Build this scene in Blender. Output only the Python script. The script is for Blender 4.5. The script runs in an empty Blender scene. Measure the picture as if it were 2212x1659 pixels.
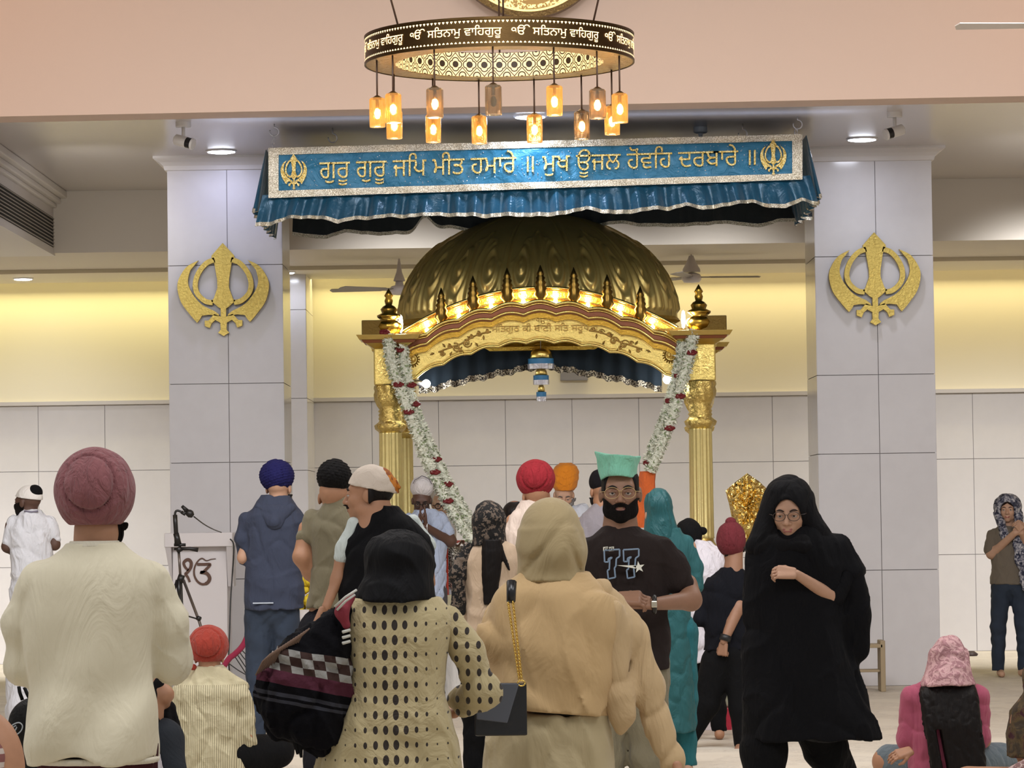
import bpy, math, random
import numpy as np
from mathutils import Vector, Matrix
from mathutils.geometry import tessellate_polygon
random.seed(7); rng=np.random.default_rng(7)
SC=bpy.context.scene; COL=SC.collection
PI=math.pi; R=math.radians
# ---------------------------------------------------------------- camera, world, exposure, large lights
FPX=7373.0; CAMZ=1.5; PITCH=math.atan(280.5/FPX); ROLL=R(0.79)
cam=bpy.data.cameras.new('camera'); cam.sensor_width=36; cam.lens=FPX/2212*36; cam.clip_end=200
cam_o=bpy.data.objects.new('camera',cam); COL.objects.link(cam_o); SC.camera=cam_o
CR=Matrix.Rotation(PI/2+PITCH,3,'X')@Matrix.Rotation(-ROLL,3,'Z')
cam_o.matrix_world=Matrix.Translation((0,0,CAMZ))@CR.to_4x4()
def W(px,py,d):
    v=CR@Vector(((px-1106)/FPX,-(py-829.5)/FPX,-1.0))
    t=d/v.y; return Vector((v.x*t,d,CAMZ+v.z*t))
SC.view_settings.view_transform='Standard'; SC.view_settings.look='None'
SC.view_settings.gamma=1; SC.view_settings.use_curve_mapping=False
SC.cycles.max_bounces=8; SC.cycles.adaptive_threshold=0.02; SC.cycles.caustics_reflective=False; SC.cycles.caustics_refractive=False; SC.cycles.transmission_bounces=6
SC.view_settings.exposure=0.36
wd=bpy.data.worlds.new('world'); SC.world=wd; wd.use_nodes=True
wd.node_tree.nodes['Background'].inputs[0].default_value=(0.97,0.98,1.0,1)
wd.node_tree.nodes['Background'].inputs[1].default_value=0.33
def lamp(kind,name,loc,energy,color,size=0.1,size_y=None,rot=(0,0,0),spot=None,spread=None):
    l=bpy.data.lights.new(name,kind); l.energy=energy; l.color=color
    if kind=='AREA':
        l.size=size
        if size_y: l.shape='RECTANGLE'; l.size_y=size_y
    elif kind=='SPOT': l.spot_size=spot or R(100); l.spot_blend=.8; l.shadow_soft_size=size
    else: l.shadow_soft_size=size
    if spread: l.spread=R(spread)
    o=bpy.data.objects.new(name,l); COL.objects.link(o); o.location=loc; o.rotation_euler=rot; return o
WARM=(1.0,0.70,0.42); COOL=(0.80,0.86,1.0); NEUT=(0.99,0.98,1.0)
# fill lights without fixtures, added to brighten the rear wall
for lx,ly,e_,lz in ((-1.0,30.3,15,4.45),(0.5,30.3,15,4.45),(1.9,30.3,12,4.45),(-4.9,30.6,52,3.9),(5.2,30.0,50,4.45),(-7.5,30.6,40,3.9)):
    lamp('AREA','wall_washer',(lx,ly,lz),e_,(.96,.965,1.0),1.0,.5,rot=(R(52),0,0),spread=66)
for lx,e_ in ((-3.5,3.0),(4.4,2.0)):
    lamp('AREA','ceiling_washer',(lx,27.6,4.30),e_,(1.0,.97,.95),.6,.3,rot=(R(84),0,0),spread=70)  # unseen fill lights, added to lift the face of the ceiling drop
# main fill for the hall: unseen area lights in two rows, aimed down
for lx in (-4.5,0,4.5):
    lamp('AREA','hall_panel_light',(lx,9,6.6),120,NEUT,2.2,2.2)
    lamp('AREA','hall_panel_light',(lx,18,6.6),120,NEUT,2.2,2.2)
    lamp('AREA','hall_flood_light',(lx,15.5,6.5),50,(.97,.98,1.0),1.6,1.0,rot=(R(60),0,0),spread=90)  # added front fill with no fixture, aimed towards the pillars
# ---------------------------------------------------------------- helpers
def lin(h):
    if isinstance(h,str):
        h=h.lstrip('#'); c=[int(h[i:i+2],16)/255 for i in (0,2,4)]
    else: c=[v/255 for v in h]
    return tuple((v/12.92 if v<=.04045 else ((v+.055)/1.055)**2.4) for v in c)+(1,)
class NT:
    def __init__(s,name):
        s.m=bpy.data.materials.new(name); s.m.use_nodes=True; s.t=s.m.node_tree; s.b=s.t.nodes['Principled BSDF']
    def node(s,typ,**kw):
        n=s.t.nodes.new(typ)
        for k,v in kw.items(): setattr(n,k,v)
        return n
    def put(s,v,sock):
        if isinstance(v,X): s.t.links.new(v.s,sock)
        elif hasattr(v,'is_output'): s.t.links.new(v,sock)
        else: sock.default_value=v
    def math(s,op,a,b=0.0,c=None):
        n=s.node('ShaderNodeMath',operation=op); s.put(a,n.inputs[0]); s.put(b,n.inputs[1])
        if c is not None: s.put(c,n.inputs[2])
        return X(s,n.outputs[0])
    def coords(s,kind='Object'):
        n=s.node('ShaderNodeTexCoord'); q=s.node('ShaderNodeSeparateXYZ'); s.t.links.new(n.outputs[kind],q.inputs[0])
        s.vec=n.outputs[kind]
        return [X(s,q.outputs[i]) for i in range(3)]
    def noise(s,scale,detail=3,rough=.5,vec=None,dist=0):
        n=s.node('ShaderNodeTexNoise'); n.inputs['Scale'].default_value=scale; n.inputs['Detail'].default_value=detail
        n.inputs['Roughness'].default_value=rough; n.inputs['Distortion'].default_value=dist
        if vec is None: s.coords(); vec=s.vec
        s.t.links.new(vec,n.inputs['Vector']); return X(s,n.outputs['Fac'])
    def scaled(s,v):
        s.coords(); n=s.node('ShaderNodeMapping'); n.inputs['Scale'].default_value=v; s.t.links.new(s.vec,n.inputs[0]); return n.outputs[0]
    def mix(s,f,a,b):
        n=s.node('ShaderNodeMix',data_type='RGBA'); s.put(f,n.inputs[0]); s.put(a,n.inputs[6]); s.put(b,n.inputs[7]); return n.outputs[2]
    def ramp(s,f,stops):
        n=s.node('ShaderNodeValToRGB'); s.put(f,n.inputs[0]); r=n.color_ramp
        while len(r.elements)<len(stops): r.elements.new(.5)
        for e,(p,c) in zip(r.elements,stops): e.position=p; e.color=c
        return n.outputs[0]
    def bump(s,h,strength=.3,dist=.01):
        n=s.node('ShaderNodeBump'); n.inputs['Strength'].default_value=strength; n.inputs['Distance'].default_value=dist
        s.put(h,n.inputs['Height']); s.t.links.new(n.outputs[0],s.b.inputs['Normal'])
    def set(s,**k):
        for a,v in k.items():
            nm={'color':'Base Color','rough':'Roughness','metal':'Metallic','spec':'Specular IOR Level','trans':'Transmission Weight','sheen':'Sheen Weight','coat':'Coat Weight','ior':'IOR','alpha':'Alpha','emit':'Emission Color','es':'Emission Strength','sss':'Subsurface Weight'}[a]
            s.put(v,s.b.inputs[nm])
        return s
class X:
    def __init__(s,t,k): s.t=t; s.s=k
    def __add__(s,o): return s.t.math('ADD',s,o)
    __radd__=__add__
    def __sub__(s,o): return s.t.math('SUBTRACT',s,o)
    def __rsub__(s,o): return s.t.math('SUBTRACT',o,s)
    def __mul__(s,o): return s.t.math('MULTIPLY',s,o)
    __rmul__=__mul__
    def __truediv__(s,o): return s.t.math('DIVIDE',s,o)
    def abs(s): return s.t.math('ABSOLUTE',s)
    def fl(s): return s.t.math('FLOOR',s)
    def fr(s): return s-s.fl()
    def lt(s,o): return s.t.math('LESS_THAN',s,o)
    def gt(s,o): return s.t.math('GREATER_THAN',s,o)
    def sin(s): return s.t.math('SINE',s)
    def mx(s,o): return s.t.math('MAXIMUM',s,o)
    def mn(s,o): return s.t.math('MINIMUM',s,o)
    def sq(s): return s.t.math('SQRT',s)
MC={}
def plain(name,hexc,rough=.5,metal=0,bump=None,**k):
    if name in MC: return MC[name]
    t=NT(name); t.set(color=lin(hexc),rough=rough,metal=metal,**k)
    if bump: t.bump(t.noise(bump[0],4),bump[1],bump[2] if len(bump)>2 else .01)
    MC[name]=t.m; return t.m
def cloth(name,hexc,var=.12,scale=14,bump=.35,rough=.9,fine=True,dist=.012):
    if name in MC: return MC[name]
    t=NT(name); c=lin(hexc); n=t.noise(scale*.6,4)
    t.set(color=t.mix(n,tuple(v*(1-var) for v in c[:3])+(1,),tuple(min(1,v*(1+var)) for v in c[:3])+(1,)),rough=rough,sheen=.12 if sum(c[:3])>.3 else 0.0)
    if sum(c[:3])<.12: t.b.inputs['Specular IOR Level'].default_value=.2
    h=t.noise(scale,4,.55,vec=t.scaled((1,1,.4)),dist=1.4)
    if fine: h=h+t.noise(350,2)*.018
    t.bump(h,min(1,bump*1.7),dist*2); MC[name]=t.m; return t.m
def skin(name,hexc):
    if name in MC: return MC[name]
    t=NT(name); c=lin(hexc); n=t.noise(30,3)
    t.set(color=t.mix(n,tuple(v*.88 for v in c[:3])+(1,),tuple(min(1,v*1.1) for v in c[:3])+(1,)),rough=.55)
    t.bump(t.noise(120,3),.15,.003); MC[name]=t.m; return t.m
def emis(name,hexc,strength):
    if name in MC: return MC[name]
    t=NT(name); t.set(color=lin(hexc),emit=lin(hexc),es=strength,rough=.6); MC[name]=t.m; return t.m
# ---- mesh building
class MB:
    def __init__(s): s.v=[]; s.f=[]; s.mi=[]
    def add(s,vs,fs,m=0):
        o=len(s.v); s.v+= [tuple(v) for v in vs]; s.f+=[tuple(i+o for i in f) for f in fs]; s.mi+=[m]*len(fs); return s
    def box(s,lo,hi,m=0,M=None):
        x0,y0,z0=lo; x1,y1,z1=hi
        v=[Vector(p) for p in ((x0,y0,z0),(x1,y0,z0),(x1,y1,z0),(x0,y1,z0),(x0,y0,z1),(x1,y0,z1),(x1,y1,z1),(x0,y1,z1))]
        if M: v=[M@p for p in v]
        return s.add(v,[(0,3,2,1),(4,5,6,7),(0,1,5,4),(1,2,6,5),(2,3,7,6),(3,0,4,7)],m)
    def tube(s,pts,r,n=10,m=0,cap=True):
        pts=[Vector(p) for p in pts]; k=len(pts); rs=r if isinstance(r,(list,tuple)) else [r]*k
        vs=[];up=None
        for i,p in enumerate(pts):
            d=(pts[min(i+1,k-1)]-pts[max(i-1,0)]).normalized()
            if up is None: up=Vector((0,0,1)) if abs(d.z)<.9 else Vector((1,0,0))
            a=d.cross(up).normalized(); b=a.cross(d).normalized(); up=b
            for j in range(n):
                t=2*PI*j/n; vs.append(p+a*math.cos(t)*rs[i]+b*math.sin(t)*rs[i])
        fs=[(i*n+j,i*n+(j+1)%n,(i+1)*n+(j+1)%n,(i+1)*n+j) for i in range(k-1) for j in range(n)]
        if cap: fs+=[tuple(range(n))[::-1],tuple((k-1)*n+j for j in range(n))]
        return s.add(vs,fs,m)
    def lathe(s,prof,c=(0,0,0),n=32,m=0,flute=None,sx=1,sy=1):
        k=len(prof); vs=[]
        for i,(r,z) in enumerate(prof):
            for j in range(n):
                t=2*PI*j/n; rr=r*(1+(flute[0]*math.cos(flute[1]*t) if flute else 0))
                vs.append((c[0]+rr*math.cos(t)*sx,c[1]+rr*math.sin(t)*sy,c[2]+z))
        fs=[(i*n+j,i*n+(j+1)%n,(i+1)*n+(j+1)%n,(i+1)*n+j) for i in range(k-1) for j in range(n)]
        fs+=[tuple(range(n))[::-1],tuple((k-1)*n+j for j in range(n))]
        return s.add(vs,fs,m)
    def ball(s,c,r,n=12,m=0,sc=(1,1,1)):
        prof=[(r*math.sin(PI*i/n)+1e-5,-r*math.cos(PI*i/n)) for i in range(n+1)]
        o=len(s.v); s.lathe(prof,(0,0,0),n+4,m)
        for i in range(o,len(s.v)):
            v=s.v[i]; s.v[i]=(v[0]*sc[0]+c[0],v[1]*sc[1]+c[1],v[2]*sc[2]+c[2])
        return s
    def prism(s,polys,fmap,dep,m=0):
        # polys: list of [outer,hole,...] 2D; fmap(x,y)->point, dep(x,y)->offset vector to the back
        for poly in polys:
            pts=[p for l in poly for p in l]; tri=tessellate_polygon([[Vector((p[0],p[1],0)) for p in l] for l in poly])
            n=len(pts); F=[fmap(*p) for p in pts]; B=[F[i]+dep for i in range(n)]
            fs=[tuple(t) for t in tri]+[tuple(i+n for i in t[::-1]) for t in tri]; o=0
            for l in poly:
                k=len(l)
                fs+=[(o+i,o+(i+1)%k,n+o+(i+1)%k,n+o+i) for i in range(k)]; o+=k
            s.add(F+B,fs,m)
        return s
    def build(s,name,mats,parent=None,smooth=False,loc=None,bevel=0,angle=None):
        me=bpy.data.meshes.new(name); me.from_pydata(s.v,[],s.f)
        if not isinstance(mats,(list,tuple)): mats=[mats]
        for q in mats: me.materials.append(q)
        if any(s.mi): me.polygons.foreach_set('material_index',s.mi)
        me.update(); o=bpy.data.objects.new(name,me); COL.objects.link(o)
        if smooth: me.polygons.foreach_set('use_smooth',[True]*len(me.polygons))
        if angle: me.set_sharp_from_angle(angle=R(angle))
        if parent: o.parent=parent
        if loc is not None: o.location=loc
        if bevel:
            b=o.modifiers.new('bevel','BEVEL'); b.width=bevel; b.segments=2; b.limit_method='ANGLE'
        return o
def tag(o,label=None,cat=None,group=None,kind=None):
    if label: o['label']=label
    if cat: o['category']=cat
    if group: o['group']=group
    if kind: o['kind']=kind
    return o
def empty(name,loc,label,cat,group=None,rz=0):
    o=bpy.data.objects.new(name,None); COL.objects.link(o); o.location=loc; o.rotation_euler=(0,0,rz); o.empty_display_size=.1
    return tag(o,label,cat,group)
def copy_tree(o,parent=None):
    c=o.copy(); COL.objects.link(c)
    if parent: c.parent=parent
    for ch in [x for x in o.children]: copy_tree(ch,c)
    return c
# ---- text outlines
TXC={}
def text_polys(txt):
    if txt in TXC: return TXC[txt]
    c=bpy.data.curves.new('tx','FONT'); c.body=txt; c.size=1; c.resolution_u=3; c.fill_mode='NONE'
    o=bpy.data.objects.new('tx',c); COL.objects.link(o); bpy.context.view_layer.update()
    me=bpy.data.meshes.new_from_object(o.evaluated_get(bpy.context.evaluated_depsgraph_get()))
    co=[(v.co.x,v.co.y) for v in me.vertices]; adj={}
    for e in me.edges:
        a,b=e.vertices; adj.setdefault(a,[]).append(b); adj.setdefault(b,[]).append(a)
    nxt={e.vertices[0]:e.vertices[1] for e in me.edges}
    seen=set(); loops=[]
    for st in sorted(adj):
        if st in seen: continue
        l=[st]; seen.add(st); cur=st; 
        while True:
            nb=[q for q in adj[cur] if q not in seen]
            if not nb: break
            q=nb[0] if len(nb)==1 else (nxt.get(cur) if nxt.get(cur) in nb else nb[0])
            l.append(q); seen.add(q); cur=q
        pts=[co[i] for i in l]
        cl=[pts[0]]
        for p in pts[1:]:
            if abs(p[0]-cl[-1][0])+abs(p[1]-cl[-1][1])>1e-5: cl.append(p)
        if len(cl)>2: loops.append(cl)
    bpy.data.objects.remove(o); bpy.data.meshes.remove(me)
    area=lambda l: .5*sum(l[i][0]*l[(i+1)%len(l)][1]-l[(i+1)%len(l)][0]*l[i][1] for i in range(len(l)))
    def inside(p,l):
        c=False
        for i in range(len(l)):
            a,b=l[i],l[i-1]
            if (a[1]>p[1])!=(b[1]>p[1]) and p[0]<(b[0]-a[0])*(p[1]-a[1])/(b[1]-a[1])+a[0]: c=not c
        return c
    if not loops: TXC[txt]=[]; return []
    ar=[area(l) for l in loops]; big=max(range(len(ar)),key=lambda i:abs(ar[i])); sg=1 if ar[big]>0 else -1
    outs=[i for i in range(len(ar)) if ar[i]*sg>0]; polys={i:[loops[i]] for i in outs}
    for i in range(len(ar)):
        if ar[i]*sg>0: continue
        cand=[j for j in outs if inside(loops[i][0],loops[j])]
        if cand: polys[min(cand,key=lambda j:abs(ar[j]))].append(loops[i])
    TXC[txt]=list(polys.values()); return TXC[txt]
def bbox(polys):
    xs=[p[0] for q in polys for l in q for p in l]; ys=[p[1] for q in polys for l in q for p in l]
    return min(xs),max(xs),min(ys),max(ys)
def ribbon(pts,ws):
    # 2D stroke polygon from centre line + widths
    L=[];Rr=[]
    for i,p in enumerate(pts):
        a=pts[max(i-1,0)]; b=pts[min(i+1,len(pts)-1)]; dx,dy=b[0]-a[0],b[1]-a[1]; q=math.hypot(dx,dy) or 1
        nx,ny=-dy/q,dx/q; w=ws[i]/2; L.append((p[0]+nx*w,p[1]+ny*w)); Rr.append((p[0]-nx*w,p[1]-ny*w))
    return L+Rr[::-1]
def spl(pts,n=8):
    out=[]; P=[pts[0]]+list(pts)+[pts[-1]]
    for i in range(1,len(P)-2):
        for k in range(n):
            t=k/n; a,b,c,d=P[i-1],P[i],P[i+1],P[i+2]
            out.append(tuple(.5*((2*b[j])+(-a[j]+c[j])*t+(2*a[j]-5*b[j]+4*c[j]-d[j])*t*t+(-a[j]+3*b[j]-3*c[j]+d[j])*t**3) for j in range(len(b))))
    out.append(tuple(pts[-1])); return out
def khanda():
    # emblem in a unit frame: width 1 (x -.5..+.5), y from -.5 (bottom) to .52 (top)
    P=[]
    right=[(0,.52),(.125,.38),(.125,.355),(.10,.33),(.065,.12),(.062,.03),(.105,-.09),(.135,-.115),(.06,-.18),(.03,-.20),(.03,-.29),(.10,-.26),(.165,-.33),(.205,-.33),(.205,-.39),(.15,-.41),(.13,-.36),(.09,-.325),(.035,-.355),(.032,-.43),(.06,-.465),(0,-.50)]
    P.append([right+[(-x,y) for x,y in right[-2:0:-1]]])
    for sgn in (1,-1):
        arc=[(.09,.335),(.18,.30),(.265,.20),(.305,.08),(.285,-.03),(.20,-.115),(.115,-.135)]
        a=ribbon(spl(arc,5),[.055]*(5*6+1)); P.append([[(x*sgn,y) for x,y in a]])
        o=spl([(.27,.33),(.40,.26),(.485,.13),(.50,.02),(.46,-.13),(.36,-.27),(.29,-.35)],5)
        i=spl([(.14,-.235),(.04,-.27),(.10,-.24),(.26,-.15),(.35,-.03),(.39,.10),(.35,.24),(.27,.33)],5)
        o2=o+[(.265,-.325),(.235,-.275),(.15,-.265),(.05,-.285),(.05,-.262)]+spl([(.10,-.225),(.24,-.15),(.345,-.02),(.385,.10),(.36,.22)],5)
        P.append([[(x*sgn,y) for x,y in o2]])
    return P
KH=khanda()
# ---------------------------------------------------------------- room
def marble(name,a,b):
    t=NT(name); n=t.noise(1.3,5,.55,dist=.6); n2=t.noise(9,3)
    t.set(color=t.mix(n*.7+n2*.3,lin(a),lin(b)),rough=.16,spec=.45); t.bump(t.noise(3,2),.03,.01); return t.m
M_marble=marble('white_marble','#c9c5c6','#dedbdc'); M_grout=plain('grout','#8d8786',.9)
M_wallm=marble('grey_marble','#c0bbb8','#d2cdc9')
M_paint=plain('cream_paint','#d9d0c4',.75); M_beam=plain('peach_paint','#d9c0b0',.7,bump=(60,.04))
M_ceil=plain('ceiling_paint','#c9c2bf',.22,spec=.35); M_soff=plain('soffit_paint','#c9c0b2',.6)
M_upper=plain('upper_wall_paint','#e8dfc8',.7)
def floor_mat():
    t=NT('floor_sheets'); n=t.noise(2.2,5,.6); sc=t.scaled((1.2,6,1)); w=t.noise(5,8,.75,vec=sc,dist=1.2)
    line=(w-.5).abs().lt(.010); col=t.mix(n,lin('#cfc3b0'),lin('#e2dacb'))
    t.set(color=t.mix(line*t.noise(1.4,2).gt(.46),col,lin('#9c8f86')),rough=.85)
    t.bump(w*.8+t.noise(30,4)*.2,.5,.03); return t.m
M_floor=floor_mat()
def structure(mb,name,m,**k): return tag(mb.build(name,m,**k),kind='structure')
structure(MB().box((-9,1,-.1),(9,36.4,0)),'floor',M_floor)
YW=35.8
# back wall: marble panels below, painted upper wall
def panels(mb,xs,zs,y,th=.02,g=.003,dirx=True):
    for a,b in zip(xs[:-1],xs[1:]):
        for c,d in zip(zs[:-1],zs[1:]):
            if dirx: mb.box((a+g,y-th,c+g),(b-g,y,d-g))
            else: mb.box((y-th,a+g,c+g),(y,b-g,d-g))
    return mb
x0=W(1093,1000,YW).x; xs=[x0+.70*i for i in range(-13,13)]
mb=panels(MB(),xs,[0,1.01,2.01,2.70],YW); structure(mb,'wall_back',M_wallm)
structure(MB().box((-9,YW-.012,0),(9,YW+.2,2.72),0),'trim_1',M_grout)
structure(MB().box((-9,YW-.01,2.72),(9,YW+.2,4.9)),'wall_upper',M_upper)
structure(MB().box((-9,YW-.07,2.70),(9,YW+.02,2.745)),'trim_2',plain('ledge_stone','#bdb6b0',.4),bevel=.005)
# rear soffits
structure(MB().box((-9,31.9,4.0),(9,34.0,4.9)),'ceiling_drop',M_soff)
structure(MB().box((-9,34.0,3.96),(9,35.35,4.9)),'ceiling_rear',plain('soffit_cream','#d6cdb8',.6))
structure(MB().box((-9,25.9,4.58),(9,31.95,4.9)),'ceiling',M_ceil)
bm=MB().box((-9,-.2,4.56),(9,.2,7.4)); ob=structure(bm,'beam',M_beam); ob.location=(0,25.75,0); ob.rotation_euler=(0,0,R(-3.0))
structure(MB().box((-9,11,7.1),(9,26.4,7.3)),'ceiling_front',M_paint)
# side walls
structure(MB().box((-9.2,20,0),(-9,36,7.2)),'wall_left',M_paint); structure(MB().box((9,20,0),(9.2,36,7.2)),'wall_right',M_paint)
# duct box at left with crown and grille
XD=W(115,450,31.9).x
structure(MB().box((-9,23,3.98),(XD,32.0,4.9)),'wall_duct',plain('duct_paint','#cdc8c6',.5))
mb=MB()
for k,(o,z0,z1) in enumerate(((.035,4.42,4.46),(.075,4.46,4.51),(.13,4.51,4.58))): mb.box((XD-.01,23,z0),(XD+o,31.95,z1)); 
structure(mb,'trim_3',plain('crown_paint','#d8d3d0',.5),bevel=.012)
g=empty('vent_grille',(XD,29.5,4.19),'long black slotted air grille in the side of the ceiling duct box at left','vent')
MB().box((0,-2.35,-.14),(.006,2.35,.14)).build('frame',plain('grille_shadow','#0d0c0c',.8),g)
mb=MB()
for i in range(9): mb.box((.004,-2.35,-.135+i*.032),(.016,2.35,-.135+i*.032+.008))
mb.build('slats',plain('grille_slat','#9b948e',.5),g)
# pillars
def pillar(idx,xl,xr,M):
    yf=29.0; mb=MB(); xc=(xl+xr)/2
    xss=[xl,xc+.02,xr]; zs=[0,.98,1.97,2.64,3.65,4.58]
    panels(mb,xss,zs,yf+.02)
    panels(mb,[yf,yf+.95],zs,xr,dirx=False); panels(mb,[yf,yf+.95],zs,xl+.02,dirx=False)
    o=mb.build('pillar',M,bevel=0); tag(o,kind='structure')
    structure(MB().box((xl+.012,yf+.012,0),(xr-.012,yf+.94,4.6)),'pillar_core',M_grout)
    mb=MB(); prof=[(0,4.46),(.02,4.465),(.03,4.50),(.06,4.53),(.10,4.55),(.11,4.56),(.11,4.585)]
    for (o1,z1),(o2,z2) in zip(prof[:-1],prof[1:]):
        a=[(xl-o1,yf-o1,z1),(xr+o1,yf-o1,z1),(xr+o1,yf+.95+o1,z1),(xl-o1,yf+.95+o1,z1)]
        b=[(xl-o2,yf-o2,z2),(xr+o2,yf-o2,z2),(xr+o2,yf+.95+o2,z2),(xl-o2,yf+.95+o2,z2)]
        mb.add(a+b,[(i,(i+1)%4,4+(i+1)%4,4+i) for i in range(4)])
    structure(mb,'cornice_%d'%idx,plain('crown_paint','#d8d3d0',.5))
PL=(W(366,900,29).x,W(614,900,29).x); PR=(W(1766,900,29).x,W(2022,900,29).x)
pillar(1,*PL,M_marble); pillar(2,*PR,M_marble)
# slim pilaster on the rear wall
xa,xb=W(618,900,34.6).x,W(664,900,34.6).x
mb=panels(MB(),[xa-.5,xb],[0,.98,1.97,2.7,3.6,4.0],34.6); panels(mb,[34.6,35.8],[0,.98,1.97,2.7,3.6,4.0],xb,dirx=False)
structure(mb,'pilaster_1',M_marble); structure(MB().box((xa-.49,34.59,0),(xb-.01,35.8,4.0)),'pilaster_core',M_grout)
# cove LED strip above the upper wall (lamp of the room)
lamp('AREA','cove_led',(-4.7,35.55,4.02),58,(1.0,.90,.42),8.2,.08,rot=(R(-28),0,0))
lamp('AREA','cove_led',(4.4,35.55,4.02),56,(1.0,.86,.45),8.6,.08,rot=(R(-28),0,0))
# light strip added behind the beam for a bluish streak on the ceiling
lamp('AREA','beam_uplight',(.2,26.35,4.40),3.0,(.55,.68,1.0),5.0,.05,rot=(PI,0,0))
# gold emblems on the pillars
def gold(name,hexc='#c9a94a',rough=.3,bs=(60,.5,.01),metal=1):
    if name in MC: return MC[name]
    t=NT(name); c=lin(hexc); n=t.noise(bs[0]*.5,4)
    t.set(color=t.mix(n,tuple(v*.8 for v in c[:3])+(1,),c),rough=rough,metal=metal); t.bump(t.noise(bs[0],4,.6,dist=.6),bs[1],bs[2]); MC[name]=t.m; return t.m
G_emb=gold('emblem_gold','#cdb566',.45,(45,.6,.008)); G_main=gold('palki_gold','#e6cb7a',.28,(38,.5,.006)); G_dark=gold('dome_gold','#d0b870',.34,(24,.08,.003),metal=.72); G_rough=gold('fascia_gold','#e0c878',.40,(55,.7,.006))
for (cx,cy,lab) in ((482,627,'gold two-edged sword and crossed blades emblem on the lavender-lit left pillar'),(1890,604,'gold two-edged sword and crossed blades emblem on the right pillar')):
    c=W(cx,cy,28.94); w=197/254
    o=MB().prism(KH,lambda x,y:Vector((x*w,0,y*w)),Vector((0,.05,0))).build('sword_emblem',G_emb,loc=c,bevel=.004); tag(o,lab,'emblem','sword emblems on the pillars')
# ceiling downlights
def downlight(px,py,d,z,lab,r=.115,en=30,col=COOL,grp='round downlights in the ceiling'):
    p=W(px,py,d); 
    e=empty('downlight',(p.x,d,z),lab,'ceiling light',grp)
    MB().lathe([(r+.012,-.012),(r+.016,-.002),(r+.016,0)],n=40).build('rim',plain('light_rim','#e8e8ee',.4),e,smooth=True)
    MB().lathe([(.01,-.022),(r*.7,-.022),(r,-.016),(r,-.004)],n=40).build('diffuser',emis('downlight_white','#eef2ff',14),e,smooth=True)
    lamp('AREA','downlight_lamp',(p.x,d,z-.04),en,col,r*1.6)
downlight(478,323,28.55,4.58,'white oval downlight in front of the left pillar crown',en=3.5,col=(.62,.66,1.0))
downlight(1862,297,28.3,4.58,'white round downlight in front of the right pillar crown',en=5,col=(.85,.88,1.0))
downlight(1145,243,26.35,4.58,'white round downlight behind the hanging amber lamps of the chandelier',en=6)
downlight(50,598,34.6,3.96,'small round downlight over the yellow-lit upper wall at far left',r=.09,en=4)
downlight(625,588,34.2,3.96,'small round downlight beside the slim rear pilaster',r=.05,en=3)
# security cameras
def cctv(px,py,lab,sgn):
    d=26.45; p=W(px,py,d); e=empty('security_camera',(p.x,d,4.58),lab,'security camera','security cameras on the ceiling')
    wh=plain('camera_white','#d9d6d4',.4)
    MB().lathe([(.055,-.04),(.06,-.035),(.06,0)],n=28).build('base',wh,e,smooth=True,angle=40)
    MB().tube([(0,0,-.04),(0,0,-.115),(sgn*-.01,0,-.13)],.014).build('arm',wh,e,smooth=True)
    a=Vector((-sgn*.07,.02,-.13)); b=Vector((sgn*.07,-.03,-.175))
    u=(b-a).normalized()
    MB().tube([a,a+u*.01,b-u*.05],[.03,.042,.042],20).build('housing',wh,e,smooth=True,angle=40)
    MB().tube([b-u*.05,b-u*.006],.0425,20).build('lens_band',plain('camera_black','#17161a',.25),e,smooth=True,angle=40)
    MB().tube([b-u*.006,b+u*.012],[.045,.043],20).build('hood',wh,e,smooth=True,angle=40)
cctv(396,262,'white bullet security camera on the ceiling near the left downlight',1)
cctv(1932,232,'white bullet security camera on the ceiling near the right downlight',-1)
p=W(1513,272,27.3); e=empty('smoke_detector',(p.x,27.3,4.58),'small white smoke detector on the ceiling above the right half of the banner','smoke detector')
MB().lathe([(.015,-.075),(.02,-.05),(.045,-.048),(.055,-.04),(.055,0)],n=28).build('housing',plain('detector_grey','#a9b4bd',.4),e,smooth=True,angle=40)
# hooks
def hook(px,py,lab,d=26.9,r=.035):
    p=W(px,py,d); pts=[(0,0,0),(0,0,-.05)]+[(r*math.sin(a),0,-.05-r+r*math.cos(a)) for a in [R(q) for q in range(20,290,20)]]
    o=MB().tube(pts,.005,8).build('ceiling_hook',plain('steel','#c8c8cc',.3,1),smooth=True,loc=(p.x,d,4.585)); tag(o,lab,'hook','hooks in the ceiling')
hook(718,262,'bare steel hook in the ceiling right of the banner left chain',27.0)
hook(1604,258,'bare steel hook in the ceiling right of the smoke detector',27.1)
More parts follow.
